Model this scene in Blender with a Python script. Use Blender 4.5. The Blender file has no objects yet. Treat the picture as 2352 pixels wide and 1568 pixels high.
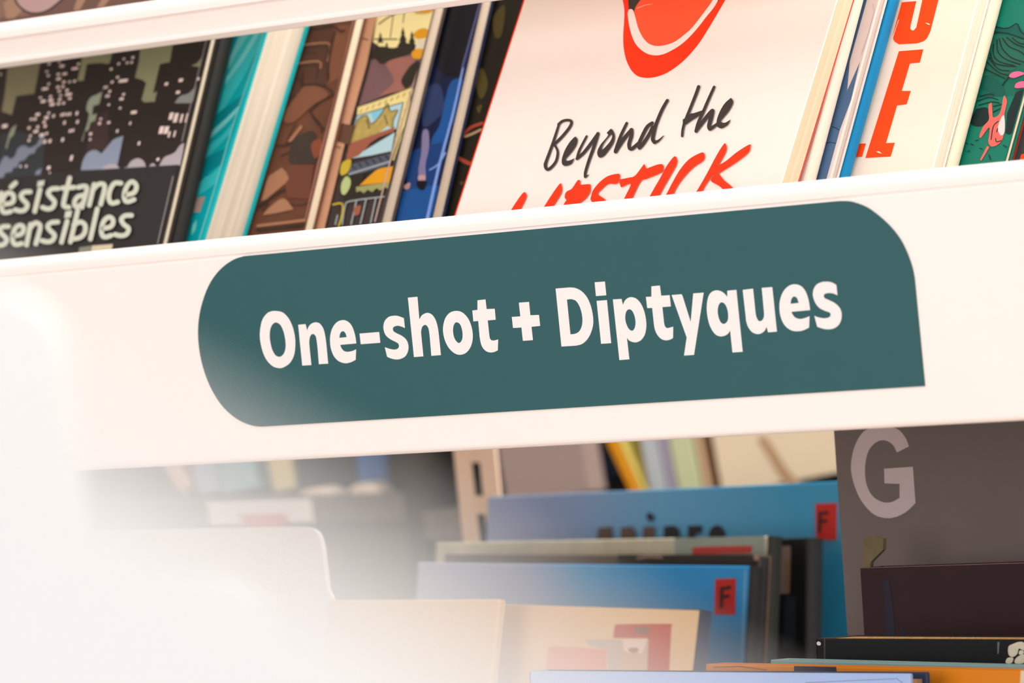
import bpy, math, random
from mathutils import Vector, Matrix
from mathutils.geometry import tessellate_polygon

# ------------------------------------------------------------------ camera
S = bpy.context.scene
C = S.collection
IMW, IMH = 2352, 1568
CX, CY = IMW / 2, IMH / 2
FPX = 12000.0                                   # focal length in pixels of the 2352 px frame
VPX = (-11315.0, 1703.0)                        # where the shelf's long edges meet
ROLL = 0.100                                    # the camera is held a little crooked


def camera_axes():
    dl = Vector((VPX[0] - CX, -(VPX[1] - CY), -FPX)).normalized()
    X = -dl
    # horizon runs through VPX with slope -ROLL; nadir direction is normal to the horizon plane
    p2 = (CX, VPX[1] - ROLL * (CX - VPX[0]))
    d2 = Vector((p2[0] - CX, -(p2[1] - CY), -FPX)).normalized()
    Z = d2.cross(dl).normalized()
    if Z.y < 0:
        Z = -Z
    Y = Z.cross(X)
    return X, Y, Z


AX, AY, AZ = camera_axes()                      # world axes seen from the camera
CAM_R = Matrix((AX, AY, AZ))                    # camera -> world
DIST = 2.4
TARGET = Vector((0.0, 0.0, 1.0))                # centre of the shelf sign


def ray(px, py):
    return (CAM_R @ Vector((px - CX, -(py - CY), -FPX))).normalized()


EYE = TARGET - ray(1300, 720) * DIST


def hit(p, P, n):
    d = ray(p[0], p[1])
    return EYE + d * ((P - EYE).dot(n) / d.dot(n))


def to_px(w):
    c = CAM_R.transposed() @ (w - EYE)
    return (CX - FPX * c.x / c.z, CY + FPX * c.y / c.z)


cam_data = bpy.data.cameras.new('camera')
cam_data.sensor_width = 36.0
cam_data.lens = FPX * 36.0 / IMW
cam_data.clip_start = 0.05
cam_data.dof.use_dof = True
cam_data.dof.focus_distance = 2.43
cam_data.dof.aperture_fstop = 12.0
cam = bpy.data.objects.new('camera', cam_data)
cam.matrix_world = Matrix.Translation(EYE) @ CAM_R.to_4x4()
C.objects.link(cam)
S.camera = cam

# ------------------------------------------------------------------ light
world = bpy.data.worlds.new('daylight')
S.world = world
world.use_nodes = True
bg = world.node_tree.nodes['Background']
bg.inputs[0].default_value = (1.0, 0.945, 0.93, 1)
bg.inputs[1].default_value = 0.55


def area(name, loc, aim, sx, sy, power, col):
    l = bpy.data.lights.new(name, 'AREA')
    l.shape = 'RECTANGLE'
    l.size, l.size_y, l.energy, l.color = sx, sy, power, col
    o = bpy.data.objects.new(name, l)
    o.location = loc
    o.rotation_euler = (Vector(aim) - Vector(loc)).to_track_quat('-Z', 'Y').to_euler()
    C.objects.link(o)
    return o


area('window_daylight', (-0.6, -3.1, 1.45), (-0.05, 0.0, 1.0), 3.0, 1.7, 49, (1.0, 0.925, 0.915))
area('stand_fill_light', (3.3, -2.7, 1.35), (1.2, -1.2, 1.0), 1.3, 1.3, 40, (0.95, 0.975, 1.0))  # added lamp that brightens the blurred boards near the camera
area('ceiling_panel_light', (0.0, -1.3, 2.9), (0, 0.0, 1.0), 1.8, 1.2, 18, (1.0, 0.95, 0.92))
area('aisle_light', (0.9, 0.95, 2.6), (0.6, 1.1, 0.9), 1.6, 0.6, 150, (1.0, 0.95, 0.87))

S.view_settings.view_transform = 'Standard'
S.view_settings.look = 'None'
S.view_settings.exposure = -0.18
S.view_settings.gamma = 1.0
S.view_settings.use_curve_mapping = False

# ------------------------------------------------------------------ helpers
random.seed(4)


def lin(c):
    return tuple(((v / 255) / 12.92 if v / 255 <= 0.04045 else ((v / 255 + 0.055) / 1.055) ** 2.4) for v in c)


MATS = {}


def mat(name, rgb, rough=0.5, gain=1.0, var=0.04, scale=40.0, spec=0.22, coat=0.0):
    """A painted or printed surface: base colour with a faint procedural mottling and fine relief."""
    key = (name, rgb, rough, gain)
    if key in MATS:
        return MATS[key]
    m = bpy.data.materials.new(name)
    m.use_nodes = True
    nt = m.node_tree
    b = nt.nodes['Principled BSDF']
    col = tuple(min(0.95, v * gain) for v in lin(rgb))
    tc = nt.nodes.new('ShaderNodeTexCoord')
    no = nt.nodes.new('ShaderNodeTexNoise')
    no.inputs['Scale'].default_value = scale
    no.inputs['Detail'].default_value = 4
    nt.links.new(tc.outputs['Object'], no.inputs['Vector'])
    mr = nt.nodes.new('ShaderNodeMapRange')
    mr.inputs['To Min'].default_value = 1 - var
    mr.inputs['To Max'].default_value = 1 + var
    nt.links.new(no.outputs['Fac'], mr.inputs['Value'])
    mx = nt.nodes.new('ShaderNodeVectorMath')
    mx.operation = 'SCALE'
    mx.inputs[0].default_value = col
    nt.links.new(mr.outputs['Result'], mx.inputs['Scale'])
    nt.links.new(mx.outputs['Vector'], b.inputs['Base Color'])
    b.inputs['Roughness'].default_value = rough
    b.inputs['Specular IOR Level'].default_value = spec
    b.inputs['Coat Weight'].default_value = coat
    MATS[key] = m
    return m


def paper(name, a, bcol, gain=1.0, freq=1.0):
    """Edges of stacked sheets: fine streaks that run along the book (UV.x goes across the thickness in metres)."""
    key = ('paper', name, a, bcol, gain)
    if key in MATS:
        return MATS[key]
    m = bpy.data.materials.new(name)
    m.use_nodes = True
    nt = m.node_tree
    b = nt.nodes['Principled BSDF']
    uv = nt.nodes.new('ShaderNodeUVMap')
    mp = nt.nodes.new('ShaderNodeMapping')
    mp.inputs['Scale'].default_value = (900 * freq, 2.5, 1)
    no = nt.nodes.new('ShaderNodeTexNoise')
    no.inputs['Scale'].default_value = 1.0
    no.inputs['Detail'].default_value = 5
    no.inputs['Roughness'].default_value = 0.7
    cr = nt.nodes.new('ShaderNodeValToRGB')
    cr.color_ramp.elements[0].position = 0.3
    cr.color_ramp.elements[1].position = 0.62
    cr.color_ramp.elements[0].color = tuple(min(.95, v * gain) for v in lin(bcol)) + (1,)
    cr.color_ramp.elements[1].color = tuple(min(.95, v * gain) for v in lin(a)) + (1,)
    nt.links.new(uv.outputs['UV'], mp.inputs['Vector'])
    nt.links.new(mp.outputs['Vector'], no.inputs['Vector'])
    nt.links.new(no.outputs['Fac'], cr.inputs['Fac'])
    nt.links.new(cr.outputs['Color'], b.inputs['Base Color'])
    bp = nt.nodes.new('ShaderNodeBump')
    bp.inputs['Strength'].default_value = 0.25
    bp.inputs['Distance'].default_value = 0.0004
    nt.links.new(no.outputs['Fac'], bp.inputs['Height'])
    nt.links.new(bp.outputs['Normal'], b.inputs['Normal'])
    b.inputs['Roughness'].default_value = 0.85
    b.inputs['Specular IOR Level'].default_value = 0.1
    MATS[key] = m
    return m


class MB:
    """Collects verts / faces (world space) and links them as ONE mesh object."""

    def __init__(self):
        self.v, self.f, self.mi, self.uv = [], [], [], {}

    def add(self, pts, faces, mi=0, uvs=None):
        o = len(self.v)
        self.v += [Vector(p) for p in pts]
        for k, f in enumerate(faces):
            if uvs:
                self.uv[len(self.f)] = [uvs[i] for i in f]
            self.f.append([i + o for i in f])
            self.mi.append(mi)

    def box(self, o, u, v, w, bev=0.0, mi=0):
        """o: corner; u, v, w: edge vectors. bev > 0 chamfers all edges."""
        o, u, v, w = Vector(o), Vector(u), Vector(v), Vector(w)
        lu, lv, lw = u.length, v.length, w.length
        eu, ev, ew = u / lu, v / lv, w / lw
        if bev <= 0:
            P = [o + u * a + v * b + w * c for c in (0, 1) for b in (0, 1) for a in (0, 1)]
            F = [(0, 2, 3, 1), (4, 5, 7, 6), (0, 1, 5, 4), (2, 6, 7, 3), (0, 4, 6, 2), (1, 3, 7, 5)]
            uv = [(a * lu + c * lw, b * lv) for c in (0, 1) for b in (0, 1) for a in (0, 1)]
            if eu.cross(ev).dot(ew) < 0:
                F = [tuple(reversed(f)) for f in F]
            self.add(P, F, mi, uv)
            return
        r = min(bev, lu * .45, lv * .45, lw * .45)
        P, idx = [], {}
        for c in (0, 1):
            for b in (0, 1):
                for a in (0, 1):
                    for ax in range(3):
                        q = [a * lu, b * lv, c * lw]
                        L = (lu, lv, lw)
                        for k in range(3):
                            if k != ax:
                                q[k] += r if q[k] == 0 else -r
                        idx[(a, b, c, ax)] = len(P)
                        P.append((q[0], q[1], q[2]))
        F = []
        for s in (0, 1):
            F.append([idx[(s, 0, 0, 0)], idx[(s, 1, 0, 0)], idx[(s, 1, 1, 0)], idx[(s, 0, 1, 0)]])
            F.append([idx[(0, s, 0, 1)], idx[(1, s, 0, 1)], idx[(1, s, 1, 1)], idx[(0, s, 1, 1)]])
            F.append([idx[(0, 0, s, 2)], idx[(1, 0, s, 2)], idx[(1, 1, s, 2)], idx[(0, 1, s, 2)]])
            for t in (0, 1):
                F.append([idx[(s, t, 0, 0)], idx[(s, t, 1, 0)], idx[(s, t, 1, 1)], idx[(s, t, 0, 1)]])
                F.append([idx[(s, 0, t, 0)], idx[(s, 1, t, 0)], idx[(s, 1, t, 2)], idx[(s, 0, t, 2)]])
                F.append([idx[(0, s, t, 1)], idx[(1, s, t, 1)], idx[(1, s, t, 2)], idx[(0, s, t, 2)]])
                for q in (0, 1):
                    F.append([idx[(s, t, q, 0)], idx[(s, t, q, 1)], idx[(s, t, q, 2)]])
        cen = Vector((lu / 2, lv / 2, lw / 2))
        G = []
        for f in F:
            p = [Vector(P[i]) for i in f]
            n = (p[1] - p[0]).cross(p[2] - p[0])
            m = sum(p, Vector()) / len(p)
            flip = n.dot(m - cen) < 0
            if eu.cross(ev).dot(ew) < 0:
                flip = not flip
            G.append(list(reversed(f)) if flip else f)
        self.add([o + eu * p[0] + ev * p[1] + ew * p[2] for p in P], G, mi, [(p[0] + p[2], p[1]) for p in P])

    def prism(self, loop, d, mi=0, cap=True, holes=()):
        """Closed loop of world points extruded by vector d."""
        loop = [Vector(p) for p in loop]
        d = Vector(d)
        n = len(loop)
        pts = loop + [p + d for p in loop]
        fs = [[i, (i + 1) % n, n + (i + 1) % n, n + i] for i in range(n)]
        nrm = Vector()
        for i in range(n):
            nrm += loop[i].cross(loop[(i + 1) % n])
        if nrm.dot(d) < 0:
            fs = [f[::-1] for f in fs]
        self.add(pts, fs, mi)
        if cap:
            tr = tessellate_polygon([loop])
            for off, side in ((Vector(), 1), (d, -1)):
                fs = []
                for t in tr:
                    p = [loop[i] for i in t]
                    s = (p[1] - p[0]).cross(p[2] - p[0]).dot(d) * side
                    fs.append(t if s < 0 else tuple(reversed(t)))
                self.add([p + off for p in loop], fs, mi)


def base_point(vs):
    lo = [min(v[k] for v in vs) for k in range(3)]
    hi = [max(v[k] for v in vs) for k in range(3)]
    return Vector(((lo[0] + hi[0]) / 2, (lo[1] + hi[1]) / 2, lo[2]))


ORG = {}


def thing(name, label, cat, loc, group=None):
    o = bpy.data.objects.new(name, None)
    o.empty_display_size = 0.02
    o.location = loc
    C.objects.link(o)
    ORG[o.name] = Vector(loc)
    o['label'] = label
    o['category'] = cat
    if group:
        o['group'] = group
    return o


def part(name, mb, mats, parent, label=None, smooth=False, kind=None):
    """Mesh child of a thing (or of a part); all meshes of a thing share the thing's origin."""
    org = ORG[parent.name]
    me = bpy.data.meshes.new(name)
    me.from_pydata([tuple(p - org) for p in mb.v], [], mb.f)
    if not isinstance(mats, (list, tuple)):
        mats = [mats]
    for m in mats:
        me.materials.append(m)
    for i, p in enumerate(me.polygons):
        p.material_index = mb.mi[i]
        p.use_smooth = smooth
    if mb.uv:
        l = me.uv_layers.new(name='UVMap')
        for i, p in enumerate(me.polygons):
            if i in mb.uv:
                for k, li in enumerate(p.loop_indices):
                    l.data[li].uv = mb.uv[i][k]
    me.update()
    o = bpy.data.objects.new(name, me)
    C.objects.link(o)
    o.parent = parent
    ORG[o.name] = org
    if label:
        o['label'] = label
    if kind:
        o['kind'] = kind
    return o


def struct(name, mb, mats):
    org = base_point(mb.v)
    me = bpy.data.meshes.new(name)
    me.from_pydata([tuple(p - org) for p in mb.v], [], mb.f)
    me.materials.append(mats)
    me.update()
    o = bpy.data.objects.new(name, me)
    o.location = org
    C.objects.link(o)
    ORG[o.name] = org
    o['kind'] = 'structure'
    return o


# ---- paths on the picture of a flat print: 'x,y' smooth point, 'x,y!' corner; (ox, oy, scale) turns them into photo pixels
def path(txt, crop, closed=True, seg=5):
    ox, oy, sc = crop
    P = []
    for t in txt.split():
        c = t.endswith('!')
        x, y = t.rstrip('!').split(',')
        P.append((float(x) / sc + ox, float(y) / sc + oy, c))
    n = len(P)
    if all(p[2] for p in P) or n < 3:
        return [(p[0], p[1]) for p in P]
    out = []
    for i in range(n if closed else n - 1):
        p1, p2 = P[i], P[(i + 1) % n]
        p0 = p1 if p1[2] or (not closed and i == 0) else P[i - 1]
        p3 = p2 if p2[2] or (not closed and i == n - 2) else P[(i + 2) % n]
        out.append((p1[0], p1[1]))
        if p1[2] and p2[2]:
            continue
        for k in range(1, seg):
            t = k / seg
            r = []
            for a in (0, 1):
                m1, m2 = (p2[a] - p0[a]) / 2, (p3[a] - p1[a]) / 2
                if p1[2]:
                    m1 = (p2[a] - p1[a])
                if p2[2]:
                    m2 = (p2[a] - p1[a])
                t2, t3 = t * t, t * t * t
                r.append((2 * t3 - 3 * t2 + 1) * p1[a] + (t3 - 2 * t2 + t) * m1 + (-2 * t3 + 3 * t2) * p2[a] + (t3 - t2) * m2)
            out.append(tuple(r))
    if not closed:
        out.append((P[-1][0], P[-1][1]))
    return out


def poly(txt, crop):
    """Straight-edged polygon."""
    ox, oy, sc = crop
    return [(float(a) / sc + ox, float(b) / sc + oy) for a, b in (t.rstrip('!').split(',') for t in txt.split())]


def stroke_tris(pts, w0, w1=None):
    """Ribbon with mitred joints and round ends along photo-pixel points; returns triangles of pixel points that do not overlap."""
    w1 = w0 if w1 is None else w1
    n = len(pts)
    N, D = [], []
    for i in range(n):
        a, b = pts[max(0, i - 1)], pts[min(n - 1, i + 1)]
        dx, dy = b[0] - a[0], b[1] - a[1]
        L = math.hypot(dx, dy) or 1
        D.append((dx / L, dy / L))
        N.append((-dy / L, dx / L))
    R = [(w0 + (w1 - w0) * i / max(1, n - 1)) / 2 for i in range(n)]
    A = [(p[0] + N[i][0] * R[i], p[1] + N[i][1] * R[i]) for i, p in enumerate(pts)]
    B = [(p[0] - N[i][0] * R[i], p[1] - N[i][1] * R[i]) for i, p in enumerate(pts)]
    T = []
    for i in range(n - 1):
        T += [(A[i], B[i], B[i + 1]), (A[i], B[i + 1], A[i + 1])]
    for i, s in ((0, -1), (n - 1, 1)):
        ring = []
        for k in range(7):
            an = math.pi * k / 6
            ring.append((pts[i][0] + R[i] * (N[i][0] * math.cos(an) + s * D[i][0] * math.sin(an)),
                         pts[i][1] + R[i] * (N[i][1] * math.cos(an) + s * D[i][1] * math.sin(an))))
        T += [(ring[0], ring[k], ring[k + 1]) for k in range(1, 6)]
    return T


def fill_tris(loops):
    V = [[Vector((p[0], p[1], 0)) for p in l] for l in loops]
    flat = [p for l in loops for p in l]
    return [tuple(flat[i] for i in t) for t in tessellate_polygon(V)]


class Print:
    """Flat ink on a flat surface. P, n: the surface; rect: optional (origin, U, V, umin, umax, vmin, vmax) to trim to."""

    def __init__(self, P, n, rect=None, start=0.00008, step=0.000012):
        self.P, self.n, self.rect, self.start, self.step = Vector(P), Vector(n).normalized(), rect, start, step
        self.mb, self.mats, self.k = MB(), [], 0

    def tris(self, T, m, level=None):
        if m not in self.mats:
            self.mats.append(m)
        mi = self.mats.index(m)
        off = self.n * (self.start + self.step * (self.k if level is None else level))
        self.k += 1
        for t in T:
            w = [hit(p, self.P, self.n) for p in t]
            if self.rect:
                O, U, V, u0, u1, v0, v1 = self.rect
                q = [((p - O).dot(U), (p - O).dot(V)) for p in w]
                for ax, lim, s in ((0, u0, 1), (0, u1, -1), (1, v0, 1), (1, v1, -1)):
                    r = []
                    for i in range(len(q)):
                        a, b = q[i], q[(i + 1) % len(q)]
                        da, db = (a[ax] - lim) * s, (b[ax] - lim) * s
                        if da >= 0:
                            r.append(a)
                        if (da >= 0) != (db >= 0):
                            f = da / (da - db)
                            r.append((a[0] + (b[0] - a[0]) * f, a[1] + (b[1] - a[1]) * f))
                    q = r
                    if len(q) < 3:
                        break
                if len(q) < 3:
                    continue
                w = [O + U * p[0] + V * p[1] for p in q]
            nn = (w[1] - w[0]).cross(w[2] - w[0])
            if nn.length < 1e-13:
                continue
            if nn.dot(self.n) < 0:
                w.reverse()
            self.mb.add([p + off for p in w], [list(range(len(w)))], mi)

    def shape(self, m, *loops):
        self.tris(fill_tris(loops), m)

    def line(self, m, pts, w0, w1=None):
        self.tris(stroke_tris(pts, w0, w1), m)

    def build(self, name, parent, label=None):
        if self.mb.f:
            return part(name, self.mb, self.mats, parent, label)


def solo(name, label, cat, mb, mats, group=None, smooth=False, kind=None):
    """A thing that is one mesh."""
    org = base_point(mb.v)
    me = bpy.data.meshes.new(name)
    me.from_pydata([tuple(p - org) for p in mb.v], [], mb.f)
    for m in (mats if isinstance(mats, (list, tuple)) else [mats]):
        me.materials.append(m)
    for i, p in enumerate(me.polygons):
        p.material_index = mb.mi[i]
        p.use_smooth = smooth
    me.update()
    o = bpy.data.objects.new(name, me)
    o.location = org
    C.objects.link(o)
    ORG[o.name] = org
    o['label'] = label
    o['category'] = cat
    if group:
        o['group'] = group
    return o


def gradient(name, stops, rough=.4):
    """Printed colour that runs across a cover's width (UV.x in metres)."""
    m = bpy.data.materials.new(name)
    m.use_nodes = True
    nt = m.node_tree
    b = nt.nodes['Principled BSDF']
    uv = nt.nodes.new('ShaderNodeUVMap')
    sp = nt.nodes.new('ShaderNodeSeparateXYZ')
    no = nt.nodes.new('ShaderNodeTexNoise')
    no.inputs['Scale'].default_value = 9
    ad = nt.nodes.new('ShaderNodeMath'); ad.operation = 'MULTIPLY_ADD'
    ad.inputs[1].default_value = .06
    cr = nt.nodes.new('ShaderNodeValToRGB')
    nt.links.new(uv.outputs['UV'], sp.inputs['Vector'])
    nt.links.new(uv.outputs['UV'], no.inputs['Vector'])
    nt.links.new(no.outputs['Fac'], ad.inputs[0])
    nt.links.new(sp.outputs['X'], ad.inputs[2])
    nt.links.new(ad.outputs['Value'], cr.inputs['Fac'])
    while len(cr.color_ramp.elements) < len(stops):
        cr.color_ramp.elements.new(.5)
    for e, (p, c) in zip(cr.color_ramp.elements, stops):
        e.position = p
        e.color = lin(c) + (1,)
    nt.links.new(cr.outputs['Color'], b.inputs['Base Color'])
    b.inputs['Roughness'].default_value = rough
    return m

# ------------------------------------------------------------------ the room
WHITE = mat('white_shelf_paint', (253, 239, 233), 0.42, 1.0, 0.012, 25)
WALLM = mat('wall_paint', (236, 226, 212), 0.8, 1.0, 0.03, 3)
FLOORM = mat('floor_lino', (176, 160, 142), 0.6, 1.0, 0.08, 6)
NY = Vector((0, -1, 0))


def on_y(px, py, y):
    return hit((px, py), Vector((0, y, 0)), NY)


mb = MB(); mb.box((-4.2, -3.2, -0.05), (8.4, 0, 0), (0, 6.6, 0), (0, 0, .05)); struct('floor', mb, FLOORM)
mb = MB(); mb.box((-4.2, 3.4, 0), (8.4, 0, 0), (0, .1, 0), (0, 0, 3.2)); struct('wall_back', mb, WALLM)

# ------------------------------------------------------------------ the display shelf (two trays of a slanted rack over a book bin)
Z_TOP = on_y(1300, 597 - .0977 * 1300, 0.004).z
Z_RIDGE = on_y(1300, 640 - .0962 * 1300, 0).z
Z_BOT = on_y(1300, 1092.8 - .0539 * 1300, 0).z
X0, X1 = -1.5, 0.86
rack = thing('display_shelf', 'white metal display shelf with slanted book trays, sign on its deep front', 'shelf', (0, 0.1, 0))


def profile(yz, x0=X0, x1=X1):
    m = MB()
    m.prism([Vector((x0, y, z)) for y, z in yz], (x1 - x0, 0, 0))
    return m


def arc(cy, cz, r, a0, a1, n=8):
    return [(cy + r * math.cos(math.radians(a0 + (a1 - a0) * i / n)), cz + r * math.sin(math.radians(a0 + (a1 - a0) * i / n))) for i in range(n + 1)]


r = 0.0062
h = Z_TOP - Z_RIDGE
yz = [(0.0, Z_BOT + .0025), (0.0, Z_RIDGE - .0012), (.0006, Z_RIDGE - .0006), (.0006, Z_RIDGE + .0002), (0.0, Z_RIDGE + .0008)]
yz += arc(r, Z_TOP - r, r, 180, 60, 10)
yz += [(.0125, Z_TOP - .004), (.0125, Z_TOP - .012), (.0108, Z_TOP - .012), (.0095, Z_TOP - .006), (.0045, Z_TOP - .0075), (.0022, Z_RIDGE), (.0022, Z_BOT + .003)]
yz += [(.0022, Z_BOT + .0022), (.16, Z_BOT + .0022), (.16, Z_BOT), (.0025, Z_BOT)] + arc(.0025, Z_BOT + .0025, .0025, 270, 180, 4)[1:-1]
part('front_panel', profile(yz), WHITE, rack)

YR = 0.05


def zr(y0):                                     # height on the upper rail of the photo line that meets x = 300 at y0
    return on_y(300, y0, YR).z


zt, z1, z2, zb = zr(7), zr(47), zr(100.5), zr(115)
rr = 0.007
ZT = zb + .0045                                  # floor of the upper tray
yz = [(YR + .0065, zb), (YR + .0045, zb + .0002), (YR + .0012, z2 - .0008), (YR + .0012, z2), (YR + .0022, z2 + .0006)]
yz += [(YR + .0030, z2 + .0014), (YR, z1 - .0010), (YR - .0006, z1 - .0005), (YR + .0008, z1), (YR - .0006, z1 + .0005), (YR + .0002, z1 + .0010)]
yz += arc(YR + rr, zt - rr, rr, 180, 50, 9) + [(YR + .014, zt - .006), (YR + .013, zt - .007), (YR + rr, zt - .003), (YR + .003, zt - rr), (YR + .0045, z1), (YR + .0065, ZT + .004), (YR + .0065, ZT)]
yz += [(YR + .034, ZT), (YR + .034, ZT - .0015), (YR + .0055, ZT - .0015)]
part('upper_rail', profile(yz), WHITE, rack)
LEAN = math.radians(28.0)
bk = Vector((0, math.cos(LEAN), -math.sin(LEAN)))
upv = Vector((0, math.sin(LEAN), math.cos(LEAN)))
m = MB(); m.box((X0, YR + .034, ZT - .0015), (X1 - X0, 0, 0), upv * .16, bk * .0015); part('upper_back_panel', m, WHITE, rack)
m = MB(); m.box((X0, .1585, Z_BOT + .0025), (X1 - X0, 0, 0), upv * .40, bk * .002); part('lower_back_panel', m, WHITE, rack)
for sx in (X0 - .03, X1):
    m = MB(); m.box((sx, -.02, 0.0), (.03, 0, 0), (0, .62, 0), (0, 0, 1.6), .004); part('side_panel', m, WHITE, rack)

# ------------------------------------------------------------------ shelf sign
SIGNM = mat('sign_teal', (56, 108, 112), 0.55, 0.7, 0.02, 60)
SIGNW = mat('sign_lettering_white', (250, 242, 240), 0.6, 0.95, 0.0)
FP, FN = Vector((0, 0, 1)), NY
SL, SR = (430, 540, 3.4075), (1820, 420, 3.137)
left = path('450,163! 380,185 300,235 230,305 170,400 125,520 100,630 90,740 95,860 115,980 150,1100 200,1215 270,1325 350,1405 430,1458 520,1490 590,1497!', SL, False, 3)
right = path('330,130! 390,130 450,140 540,175 630,240 710,315 780,405 830,505 865,605 882,690! 957,1462!', SR, False, 3)
outline = [on_y(p[0], p[1], -.0001) for p in left + list(reversed(right))]
sign = thing('shelf_sign', 'teal shelf sign with white lettering on the deep white shelf front', 'sign', on_y(1300, 975, 0))
m = MB(); m.prism(outline, (0, -.0005, 0)); part('sign_plate', m, SIGNM, sign)
P1, P2, P3, P4 = (580, 660, 6.1895), (860, 640, 5.88), (1260, 620, 6.5333), (1560, 620, 5.88)
SIGN_TEXT = [
    (P1, '330,333 430,355 515,440 575,570 605,710 608,850 585,980 525,1080 440,1135 385,1146 300,1125 220,1055 160,950 120,810 105,680 115,560 145,450 205,370 265,340',
     '335,497 395,530 440,620 465,730 472,840 455,920 420,970 378,984 325,960 280,880 255,780 245,680 255,590 285,525'),
    (P1, '650,530! 755,520! 778,608! 800,555 845,510 910,495 965,520 1010,590 1035,690 1050,800! 1077,1082! 945,1090! 925,850! 912,745 895,685 860,660 825,685 808,760 812,850! 838,1102! 708,1110!'),
    (P1, '1477,795! 1460,680 1420,560 1365,490 1290,463 1205,490 1140,570 1107,680 1105,800 1125,900 1165,985 1225,1045 1310,1076 1390,1065 1468,1028! 1474,878! 1420,902 1350,914 1300,900 1265,860 1248,815!',
     '1236,716! 1245,660 1270,625 1300,625 1325,655 1340,705!'),
    (P1, '1523,655! 1802,632! 1818,785! 1540,806!'),
    (P1, '2153,435! 2168,575! 2110,552 2060,543 2010,560 1997,590 2010,625 2060,655 2130,690 2190,745 2217,820 2213,900 2175,975 2105,1015 2035,1022 1970,1008 1915,985! 1882,848! 1940,868 2010,882 2060,872 2083,840 2075,800 2040,775 1970,740 1905,690 1870,620 1863,540 1885,470 1935,420 2000,402 2070,405'),
    (P2, '453,255! 583,242! 608,548! 640,495 690,465 735,462 785,490 830,560 858,660 872,760! 900,1030! 770,1040! 750,800! 738,700 722,650 688,622 650,645 632,710 638,800! 663,1047! 535,1057!'),
    (P2, '1110,433 1190,455 1260,525 1305,620 1328,730 1325,840 1290,940 1230,1005 1150,1026 1075,1000 1000,925 950,820 928,710 935,610 965,520 1025,455',
     '1110,587 1150,605 1178,660 1192,740 1188,810 1165,855 1138,866 1105,840 1075,780 1063,700 1070,635 1088,600'),
    (P2, '1393,290! 1502,278! 1517,408! 1627,404! 1640,552! 1532,562! 1553,760! 1562,805 1585,830 1620,832 1673,818! 1668,965! 1620,988 1560,994 1500,970 1450,905 1425,800 1415,700! 1403,570! 1338,575! 1323,428! 1393,420!'),
    (P2, '1952,322! 2090,312! 2108,492! 2225,488! 2240,636! 2123,648! 2143,828! 2007,838! 1987,658! 1873,664! 1857,515! 1972,507!'),
    (P3, '107,277! 320,260! 400,268 490,312 570,395 630,520 665,670 672,800 645,920 590,1030 510,1105 420,1133! 195,1147!',
     '278,442! 345,435! 410,460 460,530 495,630 510,740 500,840 460,920 400,955 330,963!'),
    (P3, '693,183! 848,172! 868,378! 713,390!'),
    (P3, '723,462! 878,450! 942,1096! 790,1106!'),
    (P3, '967,440! 1097,432! 1118,520! 1150,455 1200,415 1255,407 1320,430 1385,500 1435,610 1463,740 1468,860 1445,970 1390,1050 1320,1083 1260,1078 1210,1055 1178,1015! 1215,1338! 1065,1350!',
     '1215,588 1255,610 1290,680 1307,770 1300,850 1275,900 1243,908 1205,880 1170,810 1153,730 1158,655 1180,605'),
    (P3, '1545,243! 1673,232! 1692,384! 1820,376! 1838,545! 1710,555! 1735,790! 1748,840 1775,868 1815,865 1873,848! 1870,1018! 1820,1045 1755,1053 1690,1030 1630,965 1595,880 1582,800! 1557,568! 1482,570! 1463,403! 1545,398!'),
    (P3, '1848,374! 1998,362! 2012,385! 2135,778! 2173,350! 2330,338! 2185,1272! 2035,1282! 2075,1010!'),
    (P4, '652,278! 775,267! 860,1103! 722,1112! 690,815! 660,860 610,888 555,895 495,870 440,800 400,700 378,580 375,480 390,380 425,310 480,277 540,277 600,305 652,360!',
     '580,435 625,465 655,540 665,630 650,695 605,727 565,705 535,640 522,560 530,490 550,450'),
    (P4, '860,268! 1000,250! 1035,590! 1048,640 1070,680 1095,690 1130,670 1148,620 1147,560! 1117,240! 1260,230! 1322,830! 1203,840! 1182,765! 1155,820 1100,858 1045,862 985,835 935,770 908,690 900,620!'),
    (P4, '1770,540! 1755,430 1720,310 1660,225 1580,192 1500,205 1430,260 1380,350 1357,460 1362,580 1395,690 1450,770 1530,818 1610,825 1680,812 1757,775! 1762,622! 1700,648 1630,660 1570,640 1535,600 1517,563!',
     '1507,455! 1515,400 1540,362 1565,358 1595,380 1617,443!'),
    (P4, '2125,200! 2140,340! 2080,315 2010,310 1965,325 1955,350 1970,380 2030,408 2110,450 2170,510 2195,580 2192,660 2160,735 2095,785 2015,800 1940,790 1867,765! 1828,618! 1890,640 1970,650 2030,635 2048,600 2030,570 1960,545 1890,505 1835,430 1808,340 1818,260 1860,195 1930,162 2010,157 2070,170'),
]
pr = Print((0, -.0006, 1), FN, start=0.00005, step=0.000004)
for g in SIGN_TEXT:
    pr.shape(SIGNW, *[path(t, g[0]) for t in g[1:]])
pr.build('lettering', sign, 'white lettering')

# ------------------------------------------------------------------ books leaning in the trays
CREAM = paper('page_edges_cream', (250, 238, 218), (228, 210, 184), 0.70)
GREYPAGE = paper('page_edges_grey', (232, 222, 216), (190, 180, 174), 0.74)
AGED = paper('page_edges_aged', (226, 208, 188), (168, 148, 130), 0.78, 0.5)
TRAY_Z = Z_BOT + .0026


def plane(yaw, lean):
    """(towards the viewer, along the cover's width, up the cover) of a standing cover."""
    U = Vector((math.cos(yaw), math.sin(yaw), 0))
    f = Vector((math.sin(yaw), -math.cos(yaw), 0))
    n = f * math.cos(lean) + Vector((0, 0, 1)) * math.sin(lean)
    return n, U, (U.cross(n) * -1)


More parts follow.
